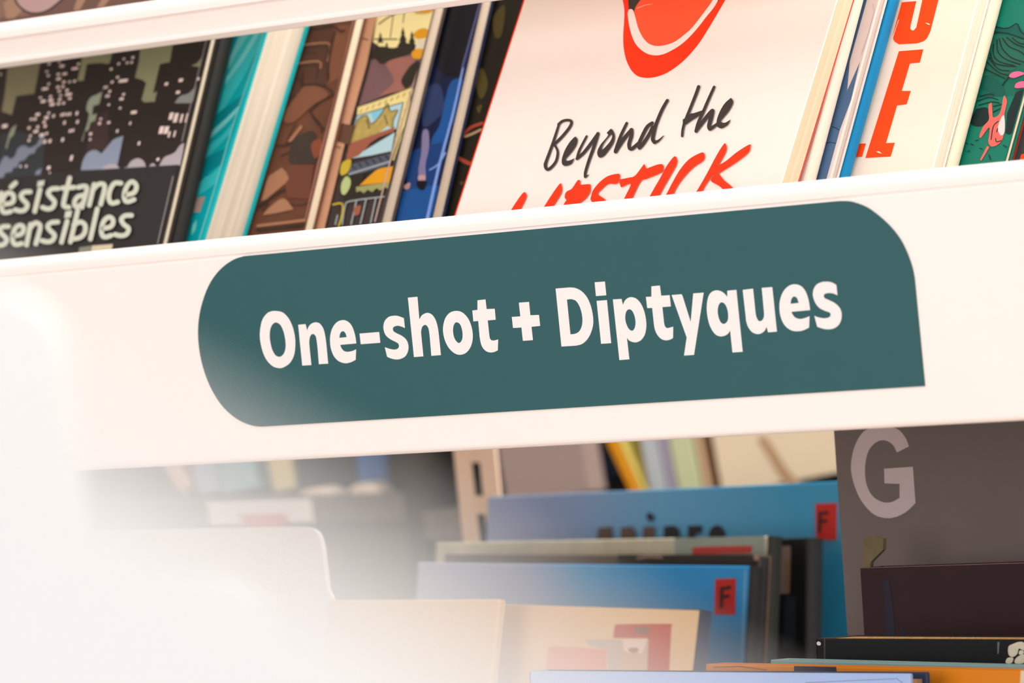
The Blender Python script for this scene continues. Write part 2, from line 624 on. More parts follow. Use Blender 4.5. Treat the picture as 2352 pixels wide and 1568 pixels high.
class Book:
    """Boards, page block and spine. re: two photo points (top, bottom) on the right edge of the front board;
    side: two photo points on the far edge of the right-hand side (fixes the thickness)."""

    def __init__(s, name, label, P, n, re, side=None, t=None, width=.19, height=.27, floor=TRAY_Z, le=None,
                 cover=None, back=None, pages=None, board=.0014, over=.0015, sidemat=None, group=None, spine=None, cat='book', V=None):
        s.P, s.n = P, n
        a, b = hit(re[0], P, n), hit(re[1], P, n)
        if V is None:
            V = (a - b).normalized()
        U = V.cross(n)
        if U.x < 0:
            U = -U
        s.U, s.V = U, V
        s.mid = (a + b) / 2
        if t is None:
            q0, q1 = Vector(side[0]), Vector(side[1])
            pm = Vector(to_px(s.mid))

            def d(t):
                p = Vector(to_px(s.mid - n * t))
                return (q1 - q0).x * (p - q0).y - (q1 - q0).y * (p - q0).x
            lo, hi = 0.0, .12
            d0 = d(0)
            for _ in range(40):
                mi = (lo + hi) / 2
                if d(mi) * d0 > 0:
                    lo = mi
                else:
                    hi = mi
            t = lo
        s.t = t
        if le is not None:
            c = hit(le, P, n)
            width = (s.mid - c).dot(U)
        # lowest of the four bottom corners stands on the floor of the tray
        base = s.mid
        zmin = min((base - U * i * width - n * j * t).z for i in (0, 1) for j in (0, 1))
        O = base + V * ((floor - zmin) / V.z) - U * width          # front bottom left corner
        s.O, s.w, s.h = O, width, height
        s.rect = (O, U, V, 0, width, 0, height)
        s.root = thing(name, label, cat, O + U * width / 2 - n * t / 2, group)
        k = -n
        bev = min(board * .4, .0006)
        m = MB(); m.box(O, U * width, V * height, k * board, bev); part('front_cover', m, cover, s.root)
        m = MB(); m.box(O + k * (t - board), U * width, V * height, k * board, bev); part('back_cover', m, back or cover, s.root)
        m = MB(); m.box(O + U * .0, V * height, U * board, k * t, bev); m2 = m
        part('spine', m2, spine or cover, s.root)
        m = MB()
        m.box(O + U * board + V * over + k * board, U * (width - board - over), V * (height - 2 * over), k * (t - 2 * board))
        part('page_block', m, pages or CREAM, s.root)
        if sidemat is not None:                                    # turned the other way round: the spine is what shows on the right
            m = MB(); r = min(t * .5, .006); q = []
            for i in range(9):
                an = math.pi * i / 8
                q.append(O + U * (width - .0004 + r * .45 * math.sin(an)) + k * (t / 2 - t / 2 * math.cos(an)))
            m.prism(q, V * height)
            part('spine', m, sidemat, s.root, smooth=False)

    def print(s):
        return Print(s.P, s.n, s.rect)


N0, _, _ = plane(0.0, LEAN)
BACK = -N0
FRONT0 = Vector((0, .006, Z_BOT + .003))
off = 0.0
GAP = .0010


def tray(off):
    return FRONT0 + BACK * off


# --- dark comic with a city at night
R0, RA, RB, RT = (0, 0, 2.528), (0, 90, 4.752), (230, 80, 4.6115), (0, 370, 5.345)
DK = mat('city_cover_dark', (46, 38, 34), .45)
b = Book('comic_book', 'dark comic book with a night city of lit windows and two lines of pale title', tray(off), N0,
         ((483, 90), (372, 560)), ((504, 88), (393, 557)), width=.21, cover=DK, group='books leaning in the upper tray')
off += b.t + GAP
p = b.print()
olive, moss, grn = mat('print_olive', (132, 126, 96), .5), mat('print_moss', (142, 142, 108), .5), mat('print_sage', (148, 156, 132), .5)
slate_c, sky_c, mist = mat('print_slate_cloud', (126, 134, 148), .5), mat('print_blue_cloud', (142, 152, 170), .5), mat('print_pink_mist', (180, 170, 174), .5)
dusk, dblue = mat('print_dusk_brown', (66, 48, 46), .5), mat('print_night_blue', (52, 56, 60), .5)
p.shape(dblue, poly('0,1040 200,1000 500,1080 480,1250 470,1560 0,1560', RA))
p.shape(dusk, poly('1010,900 1188,760 1188,1200 960,1240 940,1200', RA))
p.shape(olive, poly('90,270 455,200 410,420 375,595 180,620 130,830 100,815 20,790 50,620 70,450', RA))
p.shape(moss, [(190, 120), (262, 108), (252, 146), (246, 147), (232, 144.5), (200, 147), (192.5, 185), (178, 186), (186, 150)])
p.shape(moss, poly('430,120 780,60 740,290 635,310 590,500 560,620 605,600 580,710 470,715 440,690 490,510 450,480 370,455 410,300', RB))
p.shape(grn, path('1120,570! 1085,710! 1020,730! 1005,830! 1060,810! 1040,890! 990,910! 970,990! 930,1010! 905,1115! 893,1110! 960,900! 975,810! 945,770 960,690 1000,630 1060,605', RA))
p.shape(grn, poly('185,930 150,1050 110,1080 75,1200 62,1190 100,1040 130,970', RA))
p.shape(slate_c, path('490,1050! 470,1140! 400,1190! 380,1245! 320,1260! 270,1320! 210,1340! 190,1400! 150,1400! 130,1450! 60,1460! 40,1510! -40,1520! -20,1400! 40,1290 80,1280 110,1310! 160,1280 200,1190 270,1160 320,1190! 400,1150 440,1080', RA))
p.shape(slate_c, poly('460,1405 430,1510 365,1512 400,1440', RA))
p.shape(sky_c, path('186,391! 191.5,368 202,351 219,344.6 233.6,353! 251.7,331.5! 262.5,320 284,312! 276.6,349! 270,380! 232,390!', (0, 0, 1)))
p.shape(mist, path('0,1445! 40,1400 110,1370 170,1375 215,1420! 290,1400! 330,1340 400,1308 460,1335 490,1400! 510,1405! 560,1360 600,1395! 630,1385! 680,1300 760,1265 800,1240! 850,1170 895,1145! 880,1240! 850,1385! 0,1460!', RB))
p.shape(mat('print_grey_cloud', (140, 144, 138), .5), path('790,725! 850,650 940,620 1022,540! 990,700! 970,725!', RB))
p.shape(moss, poly('965,330 1030,300 1085,235 1065,345', RB))
WIN = mat('print_lit_window', (250, 226, 216), .5)
WA = '540,270,35,35 650,252,30,25 680,295,65,35 860,272,35,30 820,322,85,35 515,355,35,25 530,400,35,30 640,385,40,35 710,380,60,35 643,435,60,35 535,490,30,30 495,543,85,35 700,470,40,35 762,467,30,30 817,460,35,35 635,525,40,35 690,520,35,35 650,568,40,30 735,560,35,40 752,603,85,35 665,615,35,25 445,640,35,25 555,628,35,35 475,680,60,40 558,670,65,40 573,714,65,40 655,660,40,35 765,647,40,35 643,706,40,35 697,700,35,35 415,822,60,40 535,808,30,35 588,840,30,45 510,858,55,45 345,875,35,35 387,873,35,40 485,907,35,40 320,970,35,40 415,960,35,40 497,950,35,45 395,1008,65,40 335,1058,25,40 460,1048,65,45 513,1030,30,40 320,1105,30,40 493,1120,35,50 548,1113,35,50 675,828,25,45 702,822,25,45 737,822,25,45 768,818,25,45 843,810,30,55 707,913,30,50 848,903,30,50 768,1003,28,45 800,997,28,45 687,1098,32,55 783,1298,32,80 535,1405,42,50 545,1465,20,35 55,950,70,50 10,385,20,35 228,1390,20,35 290,1388,22,40 992,1035,38,40 987,1095,25,35 1090,920,35,40 1103,872,30,30 1155,527,55,40 1172,622,45,40'
WB = '255,257,30,28 350,242,35,35 290,297,32,32 337,293,32,32 200,308,32,32 120,365,32,35 188,450,35,30 248,488,115,42 130,502,32,35 62,558,55,35 105,600,32,32 82,650,52,38 252,632,32,35 230,680,52,36 95,742,28,26 215,777,30,28 360,822,75,42 322,938,22,45 95,930,38,35 185,1020,25,45 415,1150,28,50 615,1320,35,40 705,522,42,42 858,482,55,45 828,610,50,42 1038,468,40,42 755,862,50,100 805,880,50,130 865,885,30,120 652,1010,55,105 705,1010,55,105 735,1055,25,85 792,1050,22,90 920,880,25,130'
T = []
for src, crop in ((WA, RA), (WB, RB)):
    for q in src.split():
        x, y, w, hh = (float(v) for v in q.split(','))
        w *= .8; hh *= .74
        pts = []
        for sx, sy in ((-1, -1), (1, -1), (1, 1), (-1, 1)):
            pts.append(((x + sx * w / 2 - sy * hh * .13) / crop[2] + crop[0], (y + sy * hh / 2 - sx * w * .06) / crop[2] + crop[1]))
        T += [(pts[0], pts[1], pts[2]), (pts[0], pts[2], pts[3])]
p.tris(T, WIN)
p.shape(mat('print_band_black', (48, 45, 43), .5), poly('-40,222 500,165 1000,118 2200,45 1940,1060 1700,1800 -60,1800', RT))
p.shape(mat('print_label_grey', (140, 138, 118), .5), poly('980,1060 1130,1040 1110,1130 960,1150', RT))
p.shape(mat('print_label_cream', (222, 206, 176), .5), poly('1135,1040 1390,1020 1370,1110 1115,1130', RT))
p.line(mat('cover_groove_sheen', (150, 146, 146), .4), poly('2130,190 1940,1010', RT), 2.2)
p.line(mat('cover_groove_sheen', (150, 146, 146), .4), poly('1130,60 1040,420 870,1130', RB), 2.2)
p.build('cover_print', b.root)
p = Print(b.P, b.n, b.rect, start=.0014, step=0.000006)
TXT = mat('title_pale_grey', (208, 210, 190), .55)
for t in ('-40,640 10,430', '0,480 40,405', '65,545 175,520 190,440 140,400 80,435 45,540 50,620 90,645 155,630', '160,330 215,280',
          '395,390 320,395 280,440 310,490 360,545 330,610 270,625 210,610', '515,360 450,630',
          '735,350 660,355 615,400 640,450 695,510 670,580 610,600 545,580', '880,220 810,500 810,565 870,580', '790,345 930,335',
          '985,335 1060,320 1090,360 1030,580', '1060,430 980,450 940,510 950,570 1000,560 1050,520',
          '1180,300 1120,555', '1160,370 1230,300 1300,300 1305,370 1260,545', '1510,285 1430,285 1375,370 1360,470 1395,530 1470,515',
          '1570,430 1670,400 1700,320 1650,265 1590,310 1550,420 1560,495 1600,510 1670,485',
          '130,815 60,820 20,860 50,910 105,970 80,1030 20,1050 -40,1040', '190,930 290,905 315,830 270,800 210,840 180,940 190,1020 230,1040 290,1025',
          '400,790 350,1045', '385,850 450,775 510,790 515,850 465,1030', '735,760 650,770 610,815 640,865 695,920 670,985 610,1005 540,990',
          '850,750 780,1010', '980,620 890,1005', '930,800 1010,760 1070,800 1065,890 1010,950 920,970', '1220,600 1135,970',
          '1285,840 1390,815 1415,740 1365,700 1300,750 1270,850 1285,930 1330,945 1390,925', '1640,680 1560,685 1515,730 1545,790 1605,840 1580,910 1510,930 1440,915'):
    p.line(TXT, path(t, RT, False, 4), 11)
for t in ('490,262 575,248 560,318 480,330', '830,630 912,620 895,705 815,712'):
    p.shape(TXT, poly(t, RT))
p.build('lettering', b.root, 'pale grey lettering')

# --- closed black volume behind it
BLK = mat('black_cloth', (28, 26, 23), .6, 1.0, .12, 90)
b = Book('hardcover_book', 'thin black book squeezed behind the night city comic, only its edge showing', tray(off), N0,
         ((504, 87), (393, 557)), ((534, 85), (429, 554)), width=.20, cover=BLK, sidemat=BLK, group='books leaning in the upper tray')
off += b.t + GAP

# --- thick teal volume
TEAL = mat('teal_cover', (0, 158, 164), .35)
b = Book('thick_comic_book', 'thick teal comic volume with broad cream page edges beside the black book', tray(off), N0,
         ((609.5, 74), (466, 550)), ((695.6, 61), (579, 537.5)), width=.20, cover=TEAL, group='books leaning in the upper tray',
         pages=paper('page_edges_thick', (240, 228, 210), (200, 188, 170), .72, .6), board=.0022)
off += b.t + GAP
TT = (400, 40, 3.0156)
p = b.print()
tl, td, tm = mat('print_light_teal', (110, 200, 200), .4), mat('print_deep_teal', (0, 128, 136), .4), mat('print_mid_teal', (50, 180, 184), .4)
p.shape(tm, path('450,120! 640,90! 560,260 470,430 300,700 330,560 400,330', TT))
p.shape(tl, poly('565,100 600,98 480,300 350,470 365,410 450,290', TT))
p.shape(tl, poly('450,130 515,118 430,250 375,370 385,280', TT))
p.shape(td, path('480,530! 440,640! 330,720 260,780 290,680 390,600', TT))
p.shape(tl, poly('450,610 435,660 340,760 240,850 250,800 370,690', TT))
p.shape(tm, path('430,700! 395,800! 310,890 215,980 230,900 340,810', TT))
p.shape(td, path('370,900! 330,1010! 250,1060 170,1110 200,1000 290,940', TT))
p.shape(tm, path('330,1020! 290,1150! 180,1230 140,1240 170,1130 250,1090', TT))
p.shape(td, poly('180,1050 240,1085 160,1160', TT))
p.shape(mat('print_label_taupe', (158, 140, 130), .5), poly('155,1250 218,1240 180,1350 130,1352', TT))
p.shape(tl, poly('160,1400 150,1470 120,1510 130,1440', TT))
p.line(tl, path('622,95 560,300 480,540 400,780 320,1060 240,1330 170,1560', TT, False, 4), 3)  # highlight along the right edge, painted as a pale line
p.build('cover_print', b.root)

# --- brown album
BR = mat('brown_cover', (98, 58, 40), .42, 1.0, .18, 30)
b = Book('comic_album', 'brown comic album of inked brick red shapes, slim cream pages', tray(off), N0,
         ((816, 45), (699, 526)), ((847, 40), (726, 524)), width=.21, cover=BR, group='books leaning in the upper tray', pages=paper('page_edges_smooth', (250, 234, 208), (238, 218, 190), .74))
off += b.t + GAP
NN = (580, 40, 3.0143)
p = b.print()
bl, bd, bt, bm = mat('print_tan', (160, 112, 84), .45), mat('print_umber', (52, 36, 28), .45), mat('print_sienna', (120, 74, 52), .45), mat('print_brown', (78, 46, 34), .45)
p.shape(bm, poly('330,60 560,40 500,480 200,640 280,300', NN))
p.shape(bt, poly('590,60 690,50 600,420 500,470', NN))
for t, w in (('325,195 510,176 538,215 520,300', 3.5), ('300,322 440,303 475,320 470,350', 3.5)):
    p.line(bl, path(t, NN, False, 4), w)
for t, w in (('320,215 500,200 520,240 500,330', 3), ('300,345 430,330 455,360 440,430', 3), ('330,250 420,240 440,260', 2.5), ('520,330 530,420 500,470', 2.5), ('300,430 330,420 340,470', 2.5), ('260,560 330,540 400,545', 2.5), ('255,615 320,600 400,600', 2.5), ('420,680 470,740 480,800', 2.5), ('300,740 250,830 235,880', 2.5), ('200,960 260,930 290,900', 3), ('245,1080 330,1040 440,1020', 2.5), ('240,1160 330,1150 420,1180', 2.5), ('110,1290 70,1340', 3), ('250,1290 330,1300 400,1280', 2.5), ('350,470 470,465 560,530 480,580 400,650', 4),
             ('350,380 345,480', 3), ('270,590 390,560', 3), ('250,640 360,620', 3), ('240,690 380,650', 3), ('400,650 440,720 500,780', 4),
             ('170,890 240,885 290,850', 4), ('340,90 470,70 560,60 610,95 640,90', 4), ('570,100 540,230 520,440', 3), ('230,1130 320,1090 430,1040', 3)):
    p.line(bd, path(t, NN, False, 4), w)
p.shape(bt, path('360,480! 460,480 530,540 420,610 300,720 220,720 260,610', NN))
p.shape(bl, poly('340,745 352,760 272,862 245,862', NN))
p.shape(mat('print_soot', (58, 46, 40), .45), path('290,840 360,800 420,790 450,850 470,900 440,1000 350,1015 265,1010 260,930', NN))
p.shape(mat('print_rust', (128, 66, 44), .45), path('410,880 470,840 490,900 460,960 430,970', NN))
p.shape(mat('print_rust_dark', (104, 58, 42), .45), poly('235,1020 430,1020 400,1260 250,1250 225,1160', NN))
p.shape(bl, path('210,1040! 245,1090 240,1140 100,1260! 65,1275! 110,1120 150,1080', NN))
p.shape(bl, path('220,1255 290,1330! 220,1345 150,1360 75,1370! 130,1310', NN))
p.line(bd, path('50,1310 130,1250 230,1190', NN, False), 8, 4)
p.line(bl, poly('40,1445 370,1405', NN), 6)
p.line(bd, poly('40,1475 365,1440', NN), 8)
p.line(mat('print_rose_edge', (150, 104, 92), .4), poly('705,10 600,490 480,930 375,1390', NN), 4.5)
p.build('cover_print', b.root)

# --- landscape album with a pavilion sign
LB = mat('fair_cover', (62, 52, 50), .4, 1.0, .2, 60)
b = Book('comic_album', 'comic album with painted fairground, fir trees and a tan band, between brown and navy albums', tray(off), N0,
         ((996, 21), (875, 511)), ((1026.5, 17), (910, 505)), width=.21, cover=LB, group='books leaning in the upper tray', pages=AGED)
off += b.t + GAP
PP = (740, 0, 2.9036)
p = b.print()
cr_, mv, fir, gold = mat('print_sky_cream', (238, 224, 160), .45), mat('print_mauve_hill', (112, 82, 86), .45, 1, .2, 50), mat('print_fir', (42, 36, 28), .45), mat('print_amber', (214, 150, 24), .45)
pale, ice, ochre, navyb, redb = mat('print_pale_gold', (222, 206, 140), .45), mat('print_ice_blue', (168, 200, 208), .45), mat('print_old_gold', (172, 152, 84), .45, 1, .3, 300), mat('print_steel', (78, 84, 98), .45), mat('print_brick', (150, 88, 68), .45)
p.shape(cr_, poly('370,60 800,0 720,200 700,260 620,310 500,320 440,350 340,280', PP))
for t, w in (('380,160 470,100 560,80', 3), ('475,100 455,250', 2), ('350,262 500,262', 3), ('550,80 540,150', 2)):
    p.line(fir, path(t, PP, False, 3), w)
p.shape(mv, path('330,400! 420,380 600,350! 660,400! 600,590! 430,630! 245,710! 300,520', PP))
p.shape(mat('print_rose_hill', (150, 98, 88), .45, 1, .2, 60), path('430,420 590,380 620,440 560,520 600,590! 380,640! 480,540', PP))
p.shape(fir, path('335,330! 400,310 480,320 560,290 620,300 640,340 560,370 460,400 400,430 350,390 320,400!', PP))
for x, y, w, hh in ((540, 180, 38, 130), (600, 205, 32, 110), (432, 280, 26, 80), (390, 215, 22, 70), (365, 290, 26, 80)):
    p.shape(fir, poly(f'{x},{y} {x + w * .35},{y + hh * .35} {x + w * .2},{y + hh * .38} {x + w * .7},{y + hh * .7} {x + w * .45},{y + hh * .72} {x + w},{y + hh} {x - w},{y + hh} {x - w * .45},{y + hh * .72} {x - w * .7},{y + hh * .7} {x - w * .2},{y + hh * .38} {x - w * .35},{y + hh * .35}', PP))
p.shape(gold, path('610,235 640,200 690,190 712,215 700,250 650,262', PP))
p.shape(mat('print_stone', (214, 206, 180), .45), poly('640,262 700,255 690,330 620,330', PP))
p.shape(gold, path('600,350 640,325 690,335 680,380 640,395 605,385', PP))
p.shape(fir, path('600,430 650,410 640,500 600,560 560,590 530,540 560,480', PP))
p.shape(gold, path('620,75 740,55 735,75 690,88 640,88', PP))
p.shape(pale, path('240,715! 600,583! 612,600! 600,680! 545,880! 480,1070! 455,1070! 500,880! 540,690! 235,775!', PP))
p.shape(ice, poly('235,775 545,685 505,860 185,960', PP))
p.shape(mat('print_sky_patch', (120, 190, 210), .45), poly('330,750 440,715 430,740 340,805', PP))
p.shape(ochre, path('195,930! 240,800 300,770 330,830! 400,760 440,690 460,745! 510,735! 480,800 475,860 440,840! 380,890! 240,945! 190,965!', PP))
for i in range(9):
    x_, y_ = 262 + i * 41, 742 - i * 15.5
    p.line(ochre, [(PP[0] + (x_ - 7) / PP[2], PP[1] + (y_ + 9) / PP[2]), (PP[0] + (x_ + 7) / PP[2], PP[1] + (y_ - 9) / PP[2])], 3)
for i in range(7):
    x_, y_ = 574 - i * 17, 680 + i * 55
    p.line(ochre, [(PP[0] + (x_ - 6) / PP[2], PP[1] + (y_ + 8) / PP[2]), (PP[0] + (x_ + 6) / PP[2], PP[1] + (y_ - 8) / PP[2])], 3)
for q in ('240,715 430,650 600,583', '235,775 400,725 545,685', '545,685 520,790 500,870', '600,600 580,760 520,930 470,1070', '240,800 300,770 330,830 400,760 440,690 460,745 510,735 480,800 475,860', '195,930 240,800', '300,800 320,860', '420,770 440,830'):
    p.line(fir, path(q, PP, False, 3), 1.6)
p.shape(redb, poly('185,960 490,850 485,880 380,920 170,1060', PP))
p.shape(ice, poly('200,1060 490,885 468,1010 330,1040', PP))
p.shape(redb, poly('170,1030 330,960 250,1040 165,1075', PP))
p.shape(navyb, poly('180,1105 475,1020 455,1105 190,1180', PP))
for i in range(6):
    p.line(fir, poly(f'{205 + i * 45},{1105 - i * 13} {225 + i * 45},{1130 - i * 13}', PP), 3)
p.line(mat('print_pale_steel', (150, 160, 168), .45), poly('185,1165 460,1080', PP), 4)
p.shape(fir, poly('150,1180 300,1150 260,1245 380,1290 420,1320 160,1350 130,1300', PP))
p.shape(gold, path('255,1240! 330,1170 385,1130 480,1112! 455,1218!', PP))
p.shape(mat('print_awning', (150, 150, 96), .45), poly('232,1250 455,1218 445,1262 420,1250 395,1275 370,1258 340,1285 310,1268 285,1292 260,1275 235,1285', PP))
p.shape(mat('print_lamp_green', (176, 190, 128), .45), path('165,1180 195,1200 192,1250 160,1300 135,1290 135,1230', PP))
p.shape(mat('print_mustard', (190, 168, 50), .45), path('140,1090 200,1070 180,1150 130,1170', PP))
rl = mat('print_rail_grey', (150, 160, 160), .45)
for t in ('140,1500 160,1380 195,1345 420,1315', '235,1345 200,1500', '300,1335 262,1495', '365,1328 330,1490', '95,1500 110,1440'):
    p.line(rl, path(t, PP, False, 3), 3.2)
p.line(mat('print_mustard', (190, 168, 50), .45), path('80,1368 140,1362 142,1430 118,1510', PP, False, 3), 4)
p.shape(redb, path('220,1390 265,1375 255,1430 225,1440', PP))
tan = mat('print_tan_band', (190, 142, 112), .4)
p.shape(tan, [(820, 30), (868, 36), (845, 150), (800, 310), (749, 522), (735, 620), (700, 620)])
p.shape(mat('print_band_ring', (92, 62, 48), .4), [(780, 283), (818, 290), (806, 335), (770, 325)])
for y in (92, 340):
    p.line(mat('print_band_ring', (92, 62, 48), .4), [(870 - y * .25 - 28, y - 6), (870 - y * .25, y + 1)], 3)
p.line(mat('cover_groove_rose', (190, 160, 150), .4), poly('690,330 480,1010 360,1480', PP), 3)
p.build('cover_print', b.root)

# --- navy album
NB = mat('navy_cover', (13, 26, 60), .3, 1.0, .3, 18)
b = Book('comic_album', 'glossy navy blue album of a night scene, next to the red edged white book', tray(off), N0,
         ((1105, 6), (992, 497)), ((1135.5, 2), (1026.5, 493.5)), width=.21, cover=NB, group='books leaning in the upper tray', pages=AGED)
off += b.t + GAP
QQ = (880, 0, 3.0735)
p = b.print()
n1, n2, n3, n4 = mat('print_blue', (20, 76, 140), .35, 1, .25, 40), mat('print_lit_blue', (120, 152, 216), .35), mat('print_ink', (9, 12, 24), .35), mat('print_dim_skin', (120, 112, 150), .35)
p.shape(n3, path('440,60 680,30! 640,240 560,440 540,540 420,520 380,400', QQ))
p.shape(n1, path('550,545! 570,600 540,740 500,860 450,930 420,1060 380,1180 330,1200 340,1000 400,880 440,700 480,580', QQ))
p.shape(mat('print_haze_blue', (36, 52, 92), .35), path('300,640 400,600 430,760 360,860 280,880', QQ))
p.shape(n1, path('140,1350! 260,1310 400,1310! 350,1540! 90,1580! 110,1480', QQ))
p.shape(mat('print_mid_blue', (14, 56, 112), .35), path('200,1080 280,1040 420,1000! 380,1300! 180,1340! 160,1200', QQ))
p.shape(n4, path('280,930 320,925 325,1040 300,1160 300,1240 262,1250 250,1200 270,1080', QQ))
p.shape(mat('print_peach', (176, 140, 140), .35), path('250,1240 300,1240 290,1290 255,1280', QQ))
p.shape(mat('print_peach', (176, 140, 140), .35), path('150,1310 190,1290 185,1330 155,1335', QQ))
p.shape(n3, path('240,1280 310,1280 290,1340 250,1330', QQ))
p.line(n2, path('565,480 500,780 440,1010 390,1200 310,1560', QQ, False, 4), 4, 7)  # edge highlight painted as a light blue stroke
p.line(n2, path('330,1200 390,1160 440,1080', QQ, False, 4), 3, 4)
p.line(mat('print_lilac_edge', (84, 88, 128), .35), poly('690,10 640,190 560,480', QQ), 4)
p.build('cover_print', b.root)

# --- dark album half hidden
DG = mat('olive_black_cover', (24, 22, 14), .4, 1.0, .5, 22)
b = Book('comic_album', 'olive black album mostly hidden behind the white book with red edge', tray(off), N0,
         ((1260, 0), (1130, 490)), t=.010, width=.20, cover=DG, group='books leaning in the upper tray', pages=AGED)
p = b.print()
rs = mat('print_dull_red', (150, 62, 40), .4)
p.line(rs, path('570,950 620,900 700,870', QQ, False), 7)
p.line(mat('print_dull_cream', (170, 140, 110), .4), path('580,965 640,940 690,915', QQ, False), 5)
p.line(rs, path('540,1120 600,1150 640,1160', QQ, False), 9)
for q in ('700,480 740,600 690,700 650,560', '780,120 860,40 840,240 790,260', '660,760 700,740 680,800', '540,1290 570,1280 560,1310'):
    p.shape(mat('print_moss_dark', (72, 62, 28), .4), path(q, QQ))
p.build('cover_print', b.root)
OFF_LEFT = off

# --- white book with lips, front of the second row
off = 0.0
WB_ = mat('white_cover', (250, 236, 226), .5, .92, .01)
b = Book('paperback_book', 'white paperback with orange red lips and brush lettering', tray(off), N0,
         ((1918.7, 0), (1798.4, 419.5)), ((1955, 0), (1844, 415)), le=(1119, 260), height=.25, cover=WB_, group='books leaning in the upper tray',
         pages=paper('page_edges_white', (246, 224, 196), (228, 202, 172), .68), back=mat('red_back', (210, 50, 30), .5), board=.0008, over=.0003,
         V=(hit((1203, 0), tray(0), N0) - hit((1044, 494), tray(0), N0)).normalized())
off += b.t + GAP
OR, OR2, INK = mat('ink_orange_red', (252, 52, 6), .5), mat('ink_coral', (255, 86, 48), .5), mat('ink_black_brown', (58, 50, 46), .5)
p = b.print()
ML = (1400, 0, 7.84)
p.shape(OR, path('200,-420 265,150 265,350 250,600 250,780 270,950 310,1100 390,1260 490,1360 600,1398 720,1403 860,1380 1020,1320 1180,1220 1340,1090 1500,920 1640,740 1780,520 1900,320 2000,150 2120,-60 2300,-420 2000,-700 1400,-820 1200,-760 1000,-850 500,-700', ML))
p.shape(INK, poly('320,-360 345,100 350,180 385,162 430,190 445,215 470,130 530,40 700,-200 1200,-330 1700,-250 1960,40 2080,-220 2100,-400 1900,-540 1200,-600 600,-520', ML))
p.shape(WB_, path('2080,-220! 1950,20 1870,150 1740,310 1600,490 1440,670 1280,810 1100,920 960,980 830,998 700,975 580,905 480,800 410,660 360,480 335,310 330,230 350,180 380,163 415,175 437,215 470,320 510,480 560,600 620,700 700,780 790,820 900,830 1040,805 1180,750 1320,650 1480,510 1640,310 1760,150 1850,20 1960,-180!', ML))
p.shape(OR2, path('530,40! 470,130 446,215! 470,320 510,480 560,600 620,700 700,780 790,820 900,830 1040,805 1180,750 1320,650 1480,510 1640,310 1760,150 1850,20 1900,-90! 1500,-180 900,-160 640,-80', ML))
p.line(mat('ink_scuff', (255, 170, 150), .5), poly('500,150 640,95 780,70', ML), 2, 1)
p.build('cover_print', b.root)
p = b.print()
p.line(OR, [(1205.5, -8), (1046, 488), (1000, 630)], 5)
p.build('edge_stripe', b.root, 'orange red stripe down the left edge')
p = Print(b.P, b.n, b.rect, start=.0006, step=0.000006)
B1, T1, LL = (1230, 190, 6.8167), (1500, 180, 9.8), (1150, 320, 3.8557)
for t, w0, w1 in (('375,670 280,960 180,1235 165,1290', 5.5, 8), ('370,660 430,610 510,592 572,612 560,680 480,790 390,890 290,980', 6, 7),
                  ('300,965 345,1040 360,1110 335,1230 270,1320 205,1365 170,1330 168,1270', 5, 8),
                  ('812,845 700,1060 668,1170', 5, 6), ('662,1195 760,1110 880,960 985,815', 7, 8), ('990,805 930,1000 850,1220 795,1400 790,1480', 8, 6), ('790,1485 845,1450', 5, 1.5),
                  ('1440,640 1350,830 1290,1000 1267,1085', 6, 9), ('1275,1060 1400,880 1515,745', 10, 8), ('1515,745 1515,830 1478,960 1485,1035', 9, 8), ('1485,1035 1520,1045 1580,995 1645,940', 8, 8),
                  ('1840,640 1760,700 1680,850 1630,970 1640,1030', 8, 8), ('1640,1030 1700,960 1790,820 1850,700', 8, 8), ('2077,285 1990,440 1900,660 1858,830 1850,900 1880,940', 7, 9), ('1880,940 1940,915 2020,838', 8, 1.5)):
    p.line(INK, path(t, B1, False, 4), w0, w1)
p.shape(INK, path('640,848! 672,900 650,990 580,1095 500,1185 485,1215 520,1230 570,1215 625,1190! 600,1240 575,1280 520,1305 470,1310 430,1280 425,1215 440,1150 480,1050 540,950 600,880', B1))
p.shape(INK, path('1200,730 1245,790 1255,880 1225,970 1150,1080 1080,1160 1020,1180 985,1140 985,1070 1030,980 1080,920 1150,830 1130,795 1160,760', B1),
        path('1207,818 1212,860 1180,930 1110,1010 1060,1055 1055,1020 1090,950 1160,860', B1))
for t, w0, w1 in (('1045,200 980,380 860,680 745,960 690,1150 674,1310', 7.5, 5.5), ('1395,205 1270,480 1150,760 1040,1010 990,1200', 6, 8),
                  ('990,1190 1150,980 1280,820 1355,745', 8, 10), ('1355,750 1325,900 1280,1080 1300,1150', 10, 9), ('1300,1150 1370,1110 1450,1045', 9, 6)):
    p.line(INK, path(t, T1, False, 4), w0, w1)
p.shape(INK, path('690,935! 720,920 860,810 940,795 1125,735! 1110,830! 1020,880 860,980 760,1050 690,1040!', T1))
p.shape(INK, path('1775,450! 1825,530 1800,620 1720,760 1610,890 1545,975 1590,1010 1660,1005 1770,935! 1740,1000 1690,1070 1580,1135 1520,1130 1450,1075 1455,960 1490,840 1560,690 1650,560', T1))
